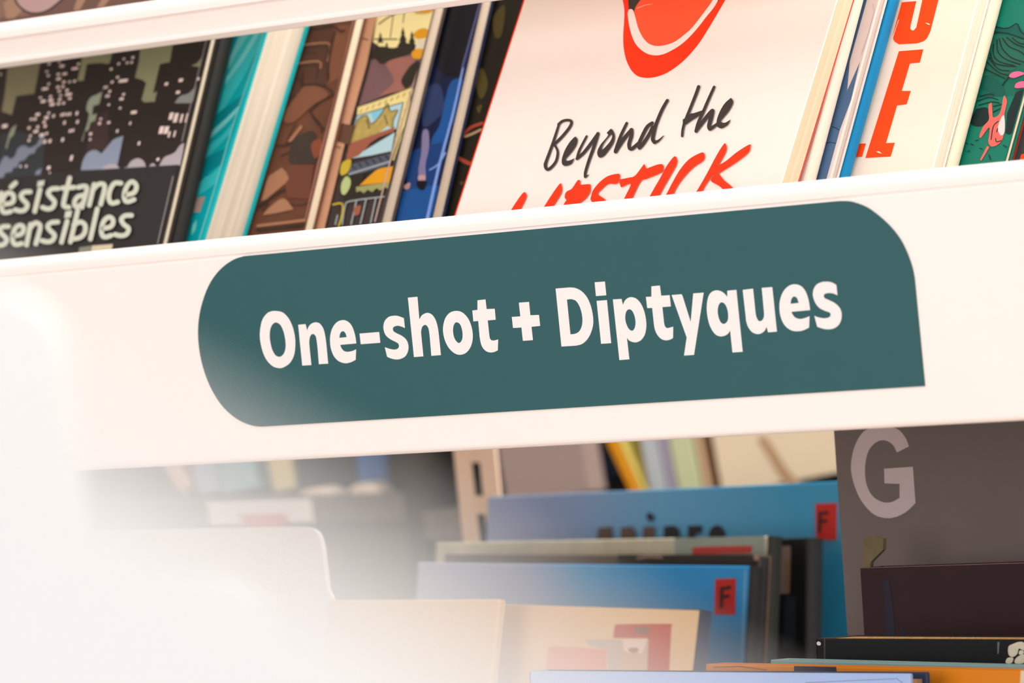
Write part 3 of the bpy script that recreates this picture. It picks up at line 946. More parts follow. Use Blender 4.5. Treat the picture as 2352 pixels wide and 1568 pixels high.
for t in ('205,480 235,490 235,520 190,612 165,660 150,700 300,690 280,740 90,760 60,720! 110,615', '525,405 550,420 545,480 480,585 440,640 400,720! 330,720! 400,590',
          '690,368 715,375 715,405 795,402 805,425 800,470 760,530 720,560 690,610 600,640 570,720! 510,720! 570,575 590,545 575,515 590,470 640,440',
          '1045,310 1065,325 1055,375 1030,400 960,400 900,450 870,490 935,540 960,600 920,690 800,740! 760,690! 870,640 880,610 810,550 812,500 830,450 890,380 960,330',
          '1060,360! 1140,345 1200,325 1280,222! 1300,265! 1400,228 1445,230 1450,270 1430,300 1300,355 1250,375 1185,500 1100,700! 1020,700! 1110,515 1160,400 1075,430! 1060,390!',
          '1545,158 1570,180 1565,230 1510,330 1430,470 1300,720! 1220,720! 1340,490 1420,350 1480,240',
          '1780,125 1810,130 1815,170 1790,205 1720,250 1640,330 1580,410 1545,475 1520,580 1600,600 1700,520! 1690,580! 1560,690 1440,680 1420,600 1480,485 1540,370 1600,270 1680,180',
          '1985,48 2005,55 2005,110 1940,230 1880,330 1800,450 1690,700! 1600,700! 1760,440 1840,300 1920,150',
          '2210,52 2220,75 2200,125 2100,205 1960,295 1930,310 1860,330 1900,260 2000,200 2100,120', '1930,310 1990,370 2060,430 2170,560! 2080,570! 1960,430 1870,370'):
    p.shape(OR, path(t, LL))
p.build('lettering', b.root, 'black brown and orange red brush lettering')

# --- the thin volumes behind the white book
IV = mat('ivory_cover', (240, 226, 212), .5, .74)
b = Book('paperback_book', 'slim ivory book with bare rounded edge right behind the lips paperback', tray(off), N0,
         ((1957, 0), (1847, 415)), ((1986, 0), (1873, 412)), width=.18, cover=IV, sidemat=IV, group='books leaning in the upper tray')
off += b.t + GAP
UU = (1750, 0, 3.409)
GW = mat('grey_white_cover', (222, 210, 206), .45, .84)
SB = mat('slate_blue', (66, 98, 134), .45)
b = Book('comic_book', 'pale comic book with a slate blue jagged strip, beside the slim ivory book', tray(off), N0,
         ((2020, 0), (1908, 409)), ((2041, 0), (1928, 408)), width=.18, cover=GW, group='books leaning in the upper tray', pages=GREYPAGE)
off += b.t + GAP
p = b.print()
p.shape(SB, [(1975, -20), (1997, -20), (1952, 141), (1946, 208), (1975, 143), (1955, 229), (1929, 299), (1898, 412), (1880, 480), (1850, 480), (1871, 412)])
p.line(mat('print_ink_line', (40, 48, 60), .45), [(1912, 291), (1920, 294), (1928, 299)], 2)
p.line(mat('print_ink_line', (40, 48, 60), .45), [(1896, 329), (1908, 327), (1919, 329)], 2)
p.line(mat('print_shade_grey', (190, 178, 176), .45), poly('870,30 880,90 835,260 780,420', UU), 2)
p.build('cover_print', b.root)
BB = mat('bright_blue_cloth', (0, 132, 190), .32, .82)
b = Book('hardcover_book', 'slim bright blue book with a shiny rounded spine beside the cream poster cover', tray(off), N0,
         ((2043, 0), (1929, 407)), ((2066, 0), (1954, 405)), width=.18, cover=BB, sidemat=BB, group='books leaning in the upper tray')
off += b.t + GAP
CV = mat('cream_cover', (246, 230, 214), .5, .86, .015)
b = Book('paperback_book', 'cream paperback with big orange capital letters', tray(off), N0,
         ((2245.7, 0), (2143, 384)), ((2273.6, 0), (2172, 381)), width=.185, cover=CV, group='books leaning in the upper tray', pages=paper('page_edges_rose', (240, 224, 208), (214, 196, 180), .72), board=.001)
off += b.t + GAP
VV = (1880, 0, 3.734)
p = b.print()
OG = mat('ink_orange', (250, 66, 4), .5)
p.shape(OG, path('715,20! 840,10! 790,220! 790,250 815,262 840,235! 905,-60! 1045,-60! 960,270! 920,340 850,372! 690,380! 650,350 640,300 665,200!', VV))
p.shape(OG, poly('690,440 900,423 870,537 785,545 715,780 793,780 757,895 675,905 580,1227 655,1224 620,1343 403,1355', VV))
p.shape(OG, poly('200,1240 408,1230 375,1345 170,1356', VV))
sc = mat('ink_scratch', (250, 230, 205), .5)
p.shape(sc, poly('915,195 940,200 960,210 945,214', VV))
p.shape(sc, poly('495,1300 520,1298 545,1318 520,1312', VV))
p.line(sc, path('690,170 665,240 640,320', VV, False), 1.2)
p.build('lettering', b.root, 'orange capital letters')
b = Book('paperback_book', 'blank ivory green paperback edge between the cream poster cover and the green comic', tray(off), N0,
         ((2275, 0), (2174, 381)), ((2301.5, 0), (2203, 380)), width=.18, cover=mat('ivory_green_cover', (234, 228, 204), .5, .76), sidemat=mat('ivory_green_cover', (234, 228, 204), .5, .76), group='books leaning in the upper tray')
off += b.t + GAP
GC = mat('green_cover', (0, 90, 75), .4)
b = Book('comic_book', 'green comic book drawn with black wavy hills and pink creatures', tray(off), N0,
         ((2409, 0), (2307, 371)), ((2429, 0), (2325, 367)), width=.20, cover=GC, group='books leaning in the upper tray', pages=paper('page_edges_red_rim', (250, 232, 208), (236, 206, 180), .7))
off += b.t + GAP
WW = (2140, 0, 3.92)
p = b.print()
gi, gd, gl, pk, pr_ = mat('print_green_ink', (12, 34, 36), .45), mat('print_deep_green', (0, 78, 70), .45), mat('print_lit_green', (0, 106, 88), .45), mat('print_pink', (196, 92, 132), .45), mat('print_coral', (206, 92, 84), .45)
p.shape(gl, poly('620,0 900,-40 840,300 780,220 700,260 580,240', WW))
p.shape(mat('print_grey_green', (20, 88, 74), .45), path('560,310! 830,360! 840,560! 700,660! 470,690! 500,500', WW))
p.shape(gd, path('580,240! 640,255 700,250 770,215 800,280 860,330! 830,360! 700,310 575,290', WW))
p.shape(gl, poly('420,880 900,860 860,1450 250,1500 330,1180', WW))
p.shape(gd, path('470,700! 560,700 640,760 660,830 620,880! 520,820 450,780', WW))
p.shape(gi, path('400,980! 500,970 520,1060 470,1130 400,1140 350,1100', WW))
p.shape(gi, poly('760,830 840,800 800,1000 740,1190 700,1215 665,1200 680,1020', WW))
for t in ('580,240 640,255 700,250 770,215 800,280 860,330', '575,290 680,300 760,325 830,350', '640,345 700,420 790,460 840,500', '610,350 640,440 720,520 830,560',
          '590,360 600,470 680,540 800,580', '560,400 560,500 620,560 740,590', '530,480 560,560 640,590 760,600', '520,520 600,620 700,640', '500,560 600,650 690,680',
          '480,620 560,660 660,710', '680,340 760,400 840,430', '730,345 790,390 840,400', '440,870 520,850 560,860', '420,910 520,880 600,900', '430,950 540,920 610,930', '560,960 640,940', '560,1010 620,980',
          '700,690 660,740 640,770'):
    p.line(gi, path(t, WW, False, 4), 2.6)
p.shape(pk, path('700,690 730,655 790,645 840,665 790,690 740,705', WW))
p.shape(pk, path('752,790 770,750 830,735 860,780 800,795', WW))
p.shape(pr_, path('520,940! 545,930 550,1000 560,1060 620,1020 650,880 665,870 682,920 660,1030 662,1150 640,1260 590,1310 540,1320 515,1280 525,1200 520,1150 450,1240 435,1220 470,1140 520,1080 515,1000', WW))
p.shape(mat('print_pale_pink', (226, 190, 192), .45), path('640,1050 660,1060 660,1190 625,1220 600,1150', WW))
p.line(pr_, path('510,1330 450,1440', WW, False), 6, 4)
for t in ('540,1260 560,1140 605,1095', '590,1190 600,1160', '580,1250 590,1280 630,1270', '520,1400 535,1440', '650,1310 680,1330', '310,1290 330,1300', '360,1300 380,1310', '400,1270 420,1265', '440,1340 460,1345', '330,1370 345,1362'):
    p.line(gi, path(t, WW, False, 3), 2.4)
p.build('cover_print', b.root)
b = Book('hardcover_book', 'dark charcoal book with a red rim at the right end of the tray', tray(off), N0,
         ((2470, 0), (2362, 365)), t=.012, width=.20, cover=mat('charcoal_cover', (52, 52, 54), .4), group='books leaning in the upper tray')
p = b.print()
p.line(mat('ink_red_rim', (190, 50, 30), .45), [(2440, -40), (2326, 372)], 4)
p.shape(mat('ink_orange', (250, 66, 4), .5), [(2346, 355), (2362, 350), (2356, 375), (2340, 378)])
p.build('cover_print', b.root)

# --- book in the tray above
U0 = Vector((0, YR + .0165, ZT + .001))
UB = mat('upper_brown_cover', (124, 92, 78), .5, 1.0, .15, 25)
b = Book('comic_album', 'brown comic album with a pale round shape standing in the upper tray behind the rail', U0, N0,
         ((520, -60), (500, 0)), t=.010, width=.26, height=.26, floor=ZT + .0003, cover=UB, group='books in the top tray', V=upv)
p = b.print()
TU = (0, 0, 7.84)
p.shape(mat('print_rosewood', (100, 72, 62), .5), poly('700,260 1150,-60 3600,-60 3400,0 2300,60 0,420 0,330 300,300', TU))
p.shape(mat('print_clay', (146, 112, 90), .5), poly('1400,-40 1560,-40 1440,180 1320,190', TU))
p.shape(mat('print_clay', (146, 112, 90), .5), poly('1850,-40 2000,-40 1860,130 1740,140', TU))
p.shape(mat('print_clay', (146, 112, 90), .5), poly('60,60 240,-60 330,60 400,200 260,330 120,340', TU))
p.shape(mat('print_mauve', (166, 134, 128), .5), path('240,-200! 300,40 400,150 520,220 640,240 780,220 920,150 1060,50 1180,-200!', TU))
p.line(mat('print_outline', (62, 52, 52), .5), path('230,-200 290,30 390,150 510,225 640,245 780,225 930,150 1150,-30', TU, False), 5)
p.build('cover_print', b.root)

# ------------------------------------------------------------------ the bin under the tray and what stands in it
BIN_Z = 0.60
binn = thing('book_bin', 'white metal book bin below the trays, full of upright albums', 'bin', (0, .2, 0))
for o_, u_, v_, w_, nm in (((-.855, -.07, BIN_Z - .02), (1.71, 0, 0), (0, .585, 0), (0, 0, .0195), 'bin_floor'), ((-.855, -.085, .0), (1.71, 0, 0), (0, .012, 0), (0, 0, .77), 'front_panel'),
                           ((-.855, .518, 0), (1.71, 0, 0), (0, .006, 0), (0, 0, .72), 'rear_panel')):
    m = MB(); m.box(o_, u_, v_, w_, .002); part(nm, m, WHITE, binn)
YAW = math.radians(-8)
FB = Vector((math.sin(YAW), -math.cos(YAW), 0)) * -1            # into the bin
PREF = on_y(1700, 1420, 0.0)


def standing(d, lean):
    n, _, _ = plane(YAW, math.radians(lean))
    return PREF + FB * d, n


def bin_book(name, label, d, lean, tl, tr, t, cat='book', group='albums standing in the bin', floor=BIN_Z, **kw):
    """tl, tr: photo points of the top corners of the front board."""
    P, n = standing(d, lean)
    a, b = hit(tl, P, n), hit(tr, P, n)
    U = (b - a).normalized()
    V = n.cross(U)
    if V.z < 0:
        V = -V
    w = (b - a).length
    low = min((a - V * .2 + U * w * i).z for i in (0, 1))
    zr_ = min(a.z, b.z)
    h = (zr_ - floor - t * n.z - .0003) / V.z
    re = (to_px(b), to_px(b - V * h))
    return Book(name, label, P, n, re, t=t, width=w, height=h, floor=floor, V=V, group=group, cat=cat, **kw)


G_ = 1.5                                                         # printed inks of the things in the bin
PB = mat('pale_blue_cover', (160, 184, 226), .4, 1.0, .06, 14)
b = bin_book('comic_album', 'pale blue album in front of the bin, its tan pages and navy back showing', .03, 4, (1213, 1539.5), (2089, 1545), .0125, cover=PB,
             back=mat('navy_board', (44, 56, 84), .4), pages=paper('page_edges_tan', (196, 156, 116), (120, 84, 60), 1.0, .35), board=.0024, over=.003)
p = b.print()
XX = (1840, 1380, 4.594)
p.line(mat('print_thin_grey', (120, 120, 140), .5), [(1850, 1567), (2060, 1558)], 1.2)
p.line(mat('print_thin_grey', (120, 120, 140), .5), [(2060, 1558), (2074, 1568)], 1.2)
p.build('cover_print', b.root)
ORG_ = mat('orange_cover', (206, 122, 20), .45)
b = bin_book('comic_album', 'orange album with a navy block behind the pale blue album', .052, 4, (1619, 1523), (2400, 1539), .012, cover=ORG_)
p = b.print()
p.shape(mat('print_navy', (38, 42, 60), .45), [(1824, 1529), (1921, 1531), (1923, 1560), (1824, 1560)])
p.build('navy_block', b.root)
p = b.print()
p.shape(mat('print_sand', (206, 190, 160), .45), [(2345, 1535), (2420, 1537), (2420, 1590), (2342, 1590)])
p.build('sand_block', b.root)
p = b.print()
p.line(mat('print_ochre_dark', (150, 84, 16), .45), [(1640, 1532), (1700, 1530), (1760, 1538)], 3)
p.build('cover_print', b.root)
bin_book('comic_album', 'grey teal album edge between the black album and the orange album', .072, 4, (1768, 1513), (2420, 1530), .012, cover=mat('grey_teal_cover', (128, 160, 160), .4))
b = bin_book('comic_album', 'black album with a marbled white patch at one end', .094, 4, (1872, 1464), (2430, 1467), .026, cover=mat('black_cover', (13, 16, 18), .4),
             pages=paper('page_edges_gold', (214, 170, 110), (176, 130, 80), 1.0), board=.002, over=.0006)
p = b.print()
wm = mat('print_bone', (206, 200, 176), .5, 1, .2, 300)
for q in ('2190,480 2240,450 2300,430 2352,440 2352,520 2300,500 2280,560 2230,590 2190,560', '2180,600 2240,600 2220,655 2160,650', '2270,600 2352,560 2352,650 2260,655', '2310,520 2352,530 2340,560 2300,560'):
    p.shape(wm, path(q, XX))
p.line(mat('print_grey', (100, 104, 104), .5), poly('2085,440 2080,550', XX), 5, 3)
p.build('marbling', b.root, 'marbled white patch')
p = b.print()
p.line(mat('print_hinge', (66, 58, 54), .4), poly('250,400 250,620', XX), 4)
p.build('hinge_groove', b.root)
p = b.print()
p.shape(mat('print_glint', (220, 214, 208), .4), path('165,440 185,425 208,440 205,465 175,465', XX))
p.build('painted_glint', b.root)  # bright glint painted on as a small pale spot
PU = mat('maroon_cover', (40, 15, 22), .5, 1.0, .15, 30)
b = bin_book('hardcover_book', 'dark maroon book with a worn top edge in front of the lettered grey divider', .145, 3.6, (1974, 1302), (2440, 1287), .016, cover=PU)
p = b.print()
VI = (1550, 950, 2.537)
p.line(mat('print_midnight', (28, 28, 44), .5), path('1232,980 1245,1100 1262,1330', VI, False), 14, 22)
p.line(mat('print_midnight', (28, 28, 44), .5), path('1322,1240 1330,1330', VI, False), 5, 16)
p.line(mat('print_worn_edge', (120, 90, 92), .5), [(1978, 1303), (2440, 1289)], 3)
p.build('cover_print', b.root)
m = MB()
P_, n_ = standing(.152, 3.6)
tab = [hit(q, P_, n_) for q in ((1979, 1330), (1984, 1233), (2006, 1229), (2029, 1236), (2028, 1262), (2014, 1276), (2000, 1290), (1996, 1330))]
m.prism(tab, -n_ * .002)
part('bookmark', m, mat('olive_tab', (104, 92, 66), .6, 1, .3, 200), b.root, 'olive paper bookmark')

# grey divider with a big G
GD = mat('divider_grey', (104, 94, 91), .55, 1.0, .03, 30)
GLET = mat('divider_letter', (186, 172, 174), .55)
P_, n_ = standing(.185, 3.4)
a, bb = hit((1911, 960), P_, n_), hit((1944, 1454.5), P_, n_)
Vd = (a - bb).normalized()
Ud = Vd.cross(n_)
Ud = -Ud if Ud.x < 0 else Ud
hgt = (Z_BOT - .005 - BIN_Z) / Vd.z
Od = a - Vd * ((a.z - BIN_Z - .0004) / Vd.z)
card = thing('divider_card', 'tall grey divider card with a big pale letter G, behind the maroon book', 'divider', Od + Ud * .15)
m = MB(); m.box(Od, Ud * .30, Vd * hgt, -n_ * .003, .0008); part('card', m, GD, card)
pr = Print(P_, n_, (Od, Ud, Vd, 0, .3, 0, hgt))
pr.shape(GLET, path('1365,190! 1295,225! 1270,180 1225,155 1175,165 1130,215 1110,300 1115,400 1150,475 1205,512 1260,515 1310,490! 1310,408! 1222,405! 1220,320! 1388,308! 1403,520! 1350,570 1290,600 1230,607 1160,585 1090,510 1045,410 1027,310 1045,200 1090,115 1150,75 1220,66 1300,90 1345,140', VI))
pr.build('lettering', card, 'pale letter G')

# cream boards, white divider
CB = mat('cream_board', (222, 190, 148), .55, 1.0, .04, 20)
NAVY = mat('navy_side', (42, 48, 68), .4)
b = bin_book('comic_album', 'cream album with a terracotta frame and navy side in front of the blue album', .22, 15, (1130, 1386), (1608, 1398), .0085, cover=CB, sidemat=NAVY, back=NAVY, spine=NAVY, pages=paper('page_edges_dim', (150, 130, 110), (100, 90, 80)))
p = b.print()
LS = (1200, 1360, 3.92)
TC = mat('print_terracotta', (186, 78, 44), .5)
p.line(mat('print_rim_navy', (70, 66, 74), .5), [(1140, 1386), (1606, 1399)], 5)  # dark rim along the top of the cover
p.shape(mat('print_salmon', (222, 150, 122), .5), path('235,500! 280,490! 740,520 755,545! 755,900! 190,900! 215,620', LS))
p.shape(mat('print_dove', (196, 176, 160), .5), poly('560,430 900,430 900,900 765,900 765,520 600,490', LS))
p.shape(TC, path('850,290! 1310,285 1340,310! 1310,900! 1115,900! 1135,430! 1120,415! 815,415! 830,310', LS))
p.shape(mat('print_sand_panel', (204, 174, 146), .5), poly('895,440 1130,440 1112,900 870,900', LS))
p.shape(mat('print_shell', (226, 200, 184), .5), path('900,430! 1120,425! 1100,500 1060,560 1020,520 960,545 915,520', LS))
p.shape(mat('print_taupe', (166, 130, 106), .5), path('950,520 1000,500 1050,515 1000,550', LS))
p.shape(mat('print_olive_smudge', (140, 96, 74), .5), path('1000,330 1070,310 1140,330 1130,375 1030,375', LS))
p.build('cover_print', b.root)
b = bin_book('comic_album', 'plain cream album left of the one with the terracotta frame', .20, 15, (752, 1380), (1147, 1376), .004, cover=CB, pages=paper('page_edges_sand', (214, 184, 146), (190, 160, 124)))
WD = mat('white_divider_paint', (226, 220, 216), .5)
P_, n_ = standing(.26, 10)
wd = [hit(q, P_, n_) for q in ([(215, 1224), (640, 1213)] + [(700, 1212), (718, 1216), (729, 1224), (736, 1238)] + [(741, 1262), (752, 1355), (762, 1377)])]
low = [q for q in wd]
dn = Vector((0, 0, -1)) - n_ * Vector((0, 0, -1)).dot(n_)
dn.normalize()
wd += [wd[-1] + dn * ((wd[-1].z - BIN_Z - .001) / -dn.z), wd[0] + dn * ((wd[0].z - BIN_Z - .001) / -dn.z)]
m = MB(); m.prism(wd, -n_ * .0012)
solo('divider_card', 'plain white divider card with a rounded corner, left of the cream albums', 'divider', m, WD)

# blue albums and the dark ones between them
BLU = mat('blue_cover', (52, 132, 178), .4, 1.0, .15, 16)
BLD = mat('grey_blue_cover', (120, 138, 162), .4, 1.0, .1, 12)
STK, BK = mat('sticker_red', (176, 34, 26), .5), mat('sticker_ink', (40, 20, 20), .5)


def sticker(book, quad, F):
    """Red label stuck on a cover, with a black F."""
    q = [hit(p_, book.P, book.n) for p_ in quad]
    m = MB(); m.prism([w + book.n * .0002 for w in q], book.n * .0003)
    st = part('label_sticker', m, STK, book.root, 'red sticker with a black F')
    pr = Print(book.P + book.n * .0006, book.n)
    for s_ in F:
        pr.line(BK, s_, 8)
    o = pr.build('lettering', st)


LK = (1640, 1080, 3.919)
b = bin_book('comic_album', 'blue album with a red sticker, standing right behind the framed cream album', .285, 11, (958, 1292), (1723, 1298), .010, cover=gradient('blue_cover_sheen', ((0.0, (176, 178, 198)), (.13, (146, 160, 192)), (.19, (60, 150, 204)), (.26, (0, 134, 198)))), sidemat=mat('soot_side', (22, 24, 24), .5), back=mat('soot_side', (22, 24, 24), .5))  # pale left part of the cover is painted sheen and haze
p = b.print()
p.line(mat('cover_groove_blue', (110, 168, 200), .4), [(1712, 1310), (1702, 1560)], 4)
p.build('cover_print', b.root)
sticker(b, [(1644, 1329.5), (1691, 1327.5), (1689, 1411.5), (1642, 1411.7)], [poly('70,1060 65,1230', LK), poly('70,1065 145,1052', LK), poly('70,1140 130,1130', LK)])
b = bin_book('comic_album', 'brown black album strip between the blue sticker album and the grey green one', .309, 11, (1020, 1272), (1744, 1272), .009, cover=mat('umber_cover', (86, 70, 58), .4, 1, .4, 40), pages=paper('page_edges_black', (40, 40, 44), (24, 24, 28)))
p = b.print()
p.shape(mat('print_soot_brown', (44, 38, 34), .45), [(1420, 1262), (1742, 1266), (1742, 1310), (1420, 1310)])
p.build('cover_print', b.root)
p = Print(b.P, b.n, b.rect, start=.0003)
p.line(mat('print_ash', (130, 110, 100), .45), [(1466, 1281), (1490, 1277), (1520, 1279)], 7)
p.build('scuff', b.root)
p = Print(b.P, b.n, b.rect, start=.0003)
p.shape(mat('print_ash', (150, 124, 108), .45), path('1732,1268 1744,1266 1745,1282 1734,1286', (0, 0, 1)))
p.build('worn_corner', b.root)
b = bin_book('comic_album', 'grey green mottled album with a red line along its top', .331, 11, (1000, 1246), (1765, 1229), .010, cover=mat('grey_green_cover', (184, 180, 158), .45, 1, .3, 60), sidemat=mat('dark_green_side', (26, 29, 26), .5), back=mat('dark_green_side', (26, 29, 26), .5))
p = b.print()
p.shape(mat('print_lichen', (140, 152, 142), .45, 1, .3, 60), poly('520,705 0,715 0,900 540,900', VI))
p.build('cover_print', b.root)
p = Print(b.P, b.n, b.rect, start=.0003)
p.shape(mat('print_signal_red', (176, 62, 56), .45), path('1591,1262! 1600,1256 1720,1253 1728,1258! 1726,1270! 1591,1274!', (0, 0, 1)))
p.build('title_strip', b.root, 'red strip along the top')
b = bin_book('hardcover_book', 'near black book with a beige spine patch, tallest between the two blue albums', .356, 9, (1640, 1240), (1852, 1233), .012, cover=mat('raven_cover', (26, 28, 30), .45, 1, .2, 30), sidemat=mat('raven_cover', (26, 28, 30), .45, 1, .2, 30))
p = b.print()
p.shape(mat('print_rust_black', (48, 28, 26), .45), poly('495,600 560,600 540,1120 480,1120', LK))
p.shape(mat('print_beige_patch', (150, 130, 122), .45), path('575,680! 690,680! 690,800 680,1110! 560,1110!', LK))
p.shape(mat('print_tan_patch', (150, 124, 98), .45), poly('645,800 690,800 680,1110 640,1110', LK))
p.shape(mat('print_blue_black', (44, 52, 58), .45), poly('640,1130 740,1130 730,1600 625,1600', LK))
p.build('cover_print', b.root)
b = bin_book('comic_album', 'large blue album with black title tops and a red sticker next to the grey divider', .388, 12, (1121, 1139), (2010, 1100), .010, cover=gradient('large_blue_cover_sheen', ((0.0, (150, 164, 196)), (.09, (128, 148, 186)), (.2, (84, 154, 196)), (.3, (36, 136, 180)))), back=mat('ink_board', (24, 30, 38), .5), board=.002, over=.001, pages=paper('page_edges_black', (40, 40, 44), (24, 24, 28)))  # greyish left end is glossy sheen put into the colour
pr = Print(b.P, b.n, b.rect, start=.0008, step=0.000006)
C6 = (900, 980, 2.667)
TB, TK = mat('title_brown', (92, 78, 70), .5), mat('title_black', (32, 34, 38), .5)
for q, mm in (('1272,618! 1355,612! 1362,720! 1280,740! 1262,680!', TB), ('1408,618! 1470,612 1500,650 1500,740! 1410,740!', TB), ('1545,612! 1618,610! 1618,740! 1545,740!', TB), ('1565,545 1585,525 1612,555 1605,580 1575,570', TK),
              ('1672,610! 1740,608 1770,650 1775,740! 1672,740!', TK), ('1820,606! 1905,604! 1905,650! 1865,655! 1870,740! 1820,740!', TK), ('1950,680 1960,625 2000,602 2035,625 2048,680 2000,740', TK)):
    pr.shape(mm, path(q, C6))
pr.build('lettering', b.root, 'tops of black and brown title letters')
sticker(b, [(1874, 1156.5), (1923, 1155), (1922, 1239.5), (1876, 1239.5)], [poly('955,385 950,545', LK), poly('955,388 1020,380', LK), poly('955,460 1010,455', LK)])

# ------------------------------------------------------------------ behind the bin: slotted post and a far bookcase
PO = mat('post_enamel', (236, 208, 184), .5, 1.0, .02, 20)
PY = .53
px = lambda q, y=PY: on_y(q[0], q[1], y)
xl, xr = px((1048, 1100)).x, px((1144, 1100)).x
post = thing('slotted_post', 'beige slotted metal shelf post behind the blue albums', 'post', ((xl + xr) / 2, PY + .002, 0))
s0, s1 = px((1094, 1062)), px((1094, 1139))
sw = (px((1104, 1100)).x - px((1084, 1100)).x) * .55
xc = (px((1095, 1100)).x)
pitch = (px((1100, 1062)).z - px((1100, 1182)).z)
m = MB()
m.box((xl, PY, 0), (xc - sw - xl, 0, 0), (0, .0015, 0), (0, 0, 1.5))
m.box((xc + sw, PY, 0), (xr - xc - sw, 0, 0), (0, .0015, 0), (0, 0, 1.5))
part('post_body', m, PO, post)
z = s0.z + pitch * 4
while z > .3:
    m = MB(); m.box((xc - sw, PY + .0005, z), (2 * sw, 0, 0), (0, .0009, 0), (0, 0, pitch - (s0.z - s1.z)), .0006)
    part('slot_bridge', m, PO, post)
    z -= pitch
m = MB(); m.box((xc - sw, PY + .0016, .02), (2 * sw, 0, 0), (0, .0004, 0), (0, 0, 1.45)); part('slot_backing', m, mat('slot_dark', (30, 34, 34), .7), post)

FY = 1.02
ZB = on_y(800, 1131, FY).z
ZB2 = on_y(1650, 1140, FY).z
XM = on_y(985, 1100, FY).x
case = thing('bookcase', 'dark grey bookcase far behind the bin, out of focus', 'bookcase', (0, FY + .15, 0))
GB = mat('bookcase_grey', (104, 96, 90), .6)
DKB = mat('bookcase_dark', (60, 54, 50), .7)
for xa, xb, zz in ((-2.2, XM, ZB), (XM + .018, 2.2, ZB2)):
    for y0, dy, z0, dz, nm, mm in ((FY - .03, .42, zz - .022, .0215, 'shelf_board', GB), (FY - .02, .02, 0, zz - .023, 'front_panel', GB), (FY + .39, .02, 0, 1.9, 'back_panel', DKB), (FY - .03, .42, zz + .36, .022, 'shelf_board', GB)):
        m = MB(); m.box((xa, y0, z0), (xb - xa, 0, 0), (0, dy, 0), (0, 0, dz), .001); part(nm, m, mm, case)
m = MB(); m.box((XM + .0005, FY - .03, 0), (.017, 0, 0), (0, .10, 0), (0, 0, 1.9), .001); part('upright_panel', m, DKB, case)
m = MB(); q0, q1 = on_y(470, 1162, FY - .034), on_y(712, 1205, FY - .034)
m.box((q0.x, FY - .034, q1.z), (q1.x - q0.x, 0, 0), (0, .003, 0), (0, 0, q0.z - q1.z), .0008); part('label_holder', m, mat('holder_white', (222, 216, 212), .5), case)
m = MB(); q0, q1 = on_y(548, 1190, FY - .036), on_y(655, 1214, FY - .036)
m.box((q0.x, FY - .036, q1.z), (q1.x - q0.x, 0, 0), (0, .001, 0), (0, 0, q0.z - q1.z)); part('shelf_label', m, mat('shelf_label_red', (196, 96, 84), .5), case)


def far_book(label, bl, br, tl, col, y=FY, depth=.16, height=.25, gain=1.0, group='books on the far bookcase', zb=None):
    zb = ZB if zb is None else zb
    """Spine facing us; bl, br: foot of the spine, tl: a point higher on its left edge (the lean)."""
    a, b_, c = on_y(bl[0], bl[1], y), on_y(br[0], br[1], y), on_y(tl[0], tl[1], y)
    V = (c - a).normalized()
    a.z = b_.z = zb + .0003
    U = Vector((V.z, 0, -V.x))
    w = (b_ - a).x * V.z
    if V.x > 0:
        O = a + Vector((0, 0, w * V.x))
    else:
        O = a
    cm = mat('far_' + label.split()[0] + '_' + label.split()[1] + '_cover', col, .55, gain)
    t = thing('book', label, 'book', O + U * w / 2, group)
    bd = min(.002, w * .12)
    m = MB(); m.box(O, U * w, V * height, (0, .003, 0), .0008); part('spine', m, cm, t)
    for s_ in (0, 1):
        m = MB(); m.box(O + U * ((w - bd) * s_) + Vector((0, .003, 0)), U * bd, V * height, (0, depth, 0)); part('cover', m, cm, t)
    m = MB(); m.box(O + U * bd + V * .002 + Vector((0, .003, 0)), U * (w - 2 * bd), V * (height - .004), (0, depth - .003, 0)); part('page_block', m, CREAM, t)
    return t


far_book('peach coloured book leaning on the far bookcase, left end', (412, 1140), (444, 1139), (370, 1072), (226, 188, 164))
far_book('powder blue book on the far bookcase beside the peach one', (452, 1140), (502, 1138), (438, 1070), (176, 186, 204))
far_book('pale cyan book on the far bookcase, right of powder blue', (508, 1138), (585, 1136), (494, 1066), (150, 190, 196))
far_book('straw yellow book leaning on the far bookcase', (626, 1135), (678, 1133), (611, 1062), (228, 208, 150))
far_book('dark slate broad book on the far bookcase beside straw yellow', (682, 1133), (818, 1128), (676, 1060), (44, 50, 56))
far_book('cobalt blue book on the far bookcase', (822, 1128), (888, 1126), (816, 1052), (66, 110, 168))
far_book('blackish book with the pale strip neighbour on the far bookcase', (890, 1126), (927, 1125), (884, 1050), (48, 46, 44))
far_book('thin beige book at the gap on the far bookcase', (929, 1125), (941, 1124), (923, 1046), (150, 138, 122))
for k, (x0, x1, y0) in enumerate(((684, 748, 1131), (796, 858, 1127))):
    a, b_ = on_y(x0, y0, FY - .028), on_y(x1, y0, FY - .028)
    z0 = ZB + .0002
    hgt = .0055 + .002 * k
    m = MB()
    loop = [Vector((a.x + (b_.x - a.x) * i / 10, FY - .028, z0 + hgt * math.sin(math.pi * i / 10) ** .8)) for i in range(11)]
    m.prism(loop, (0, .022, 0))
    solo('paper_fold', ('low white folded paper' if k == 0 else 'taller white folded paper') + ' lying on the far bookcase edge before the ' + ('dark slate book' if k == 0 else 'cobalt book'), 'paper', m, mat('fold_white', (226, 206, 188), .6), 'folded papers on the far bookcase')
far_book('mauve grey album facing out on the far bookcase', (1160, 1118), (1357, 1112), (1146, 1038), (168, 150, 146), y=FY - .02, depth=.014, height=.2, zb=ZB2)
far_book('midnight blue book beside the mauve album on the far bookcase', (1370, 1112), (1440, 1110), (1354, 1032), (64, 78, 98), y=FY + .17, depth=.02, height=.2, zb=ZB2)
far_book('orange book tilted steeply on the far bookcase', (1452, 1116), (1474, 1116), (1406, 1018), (244, 164, 20), height=.2, zb=ZB2)
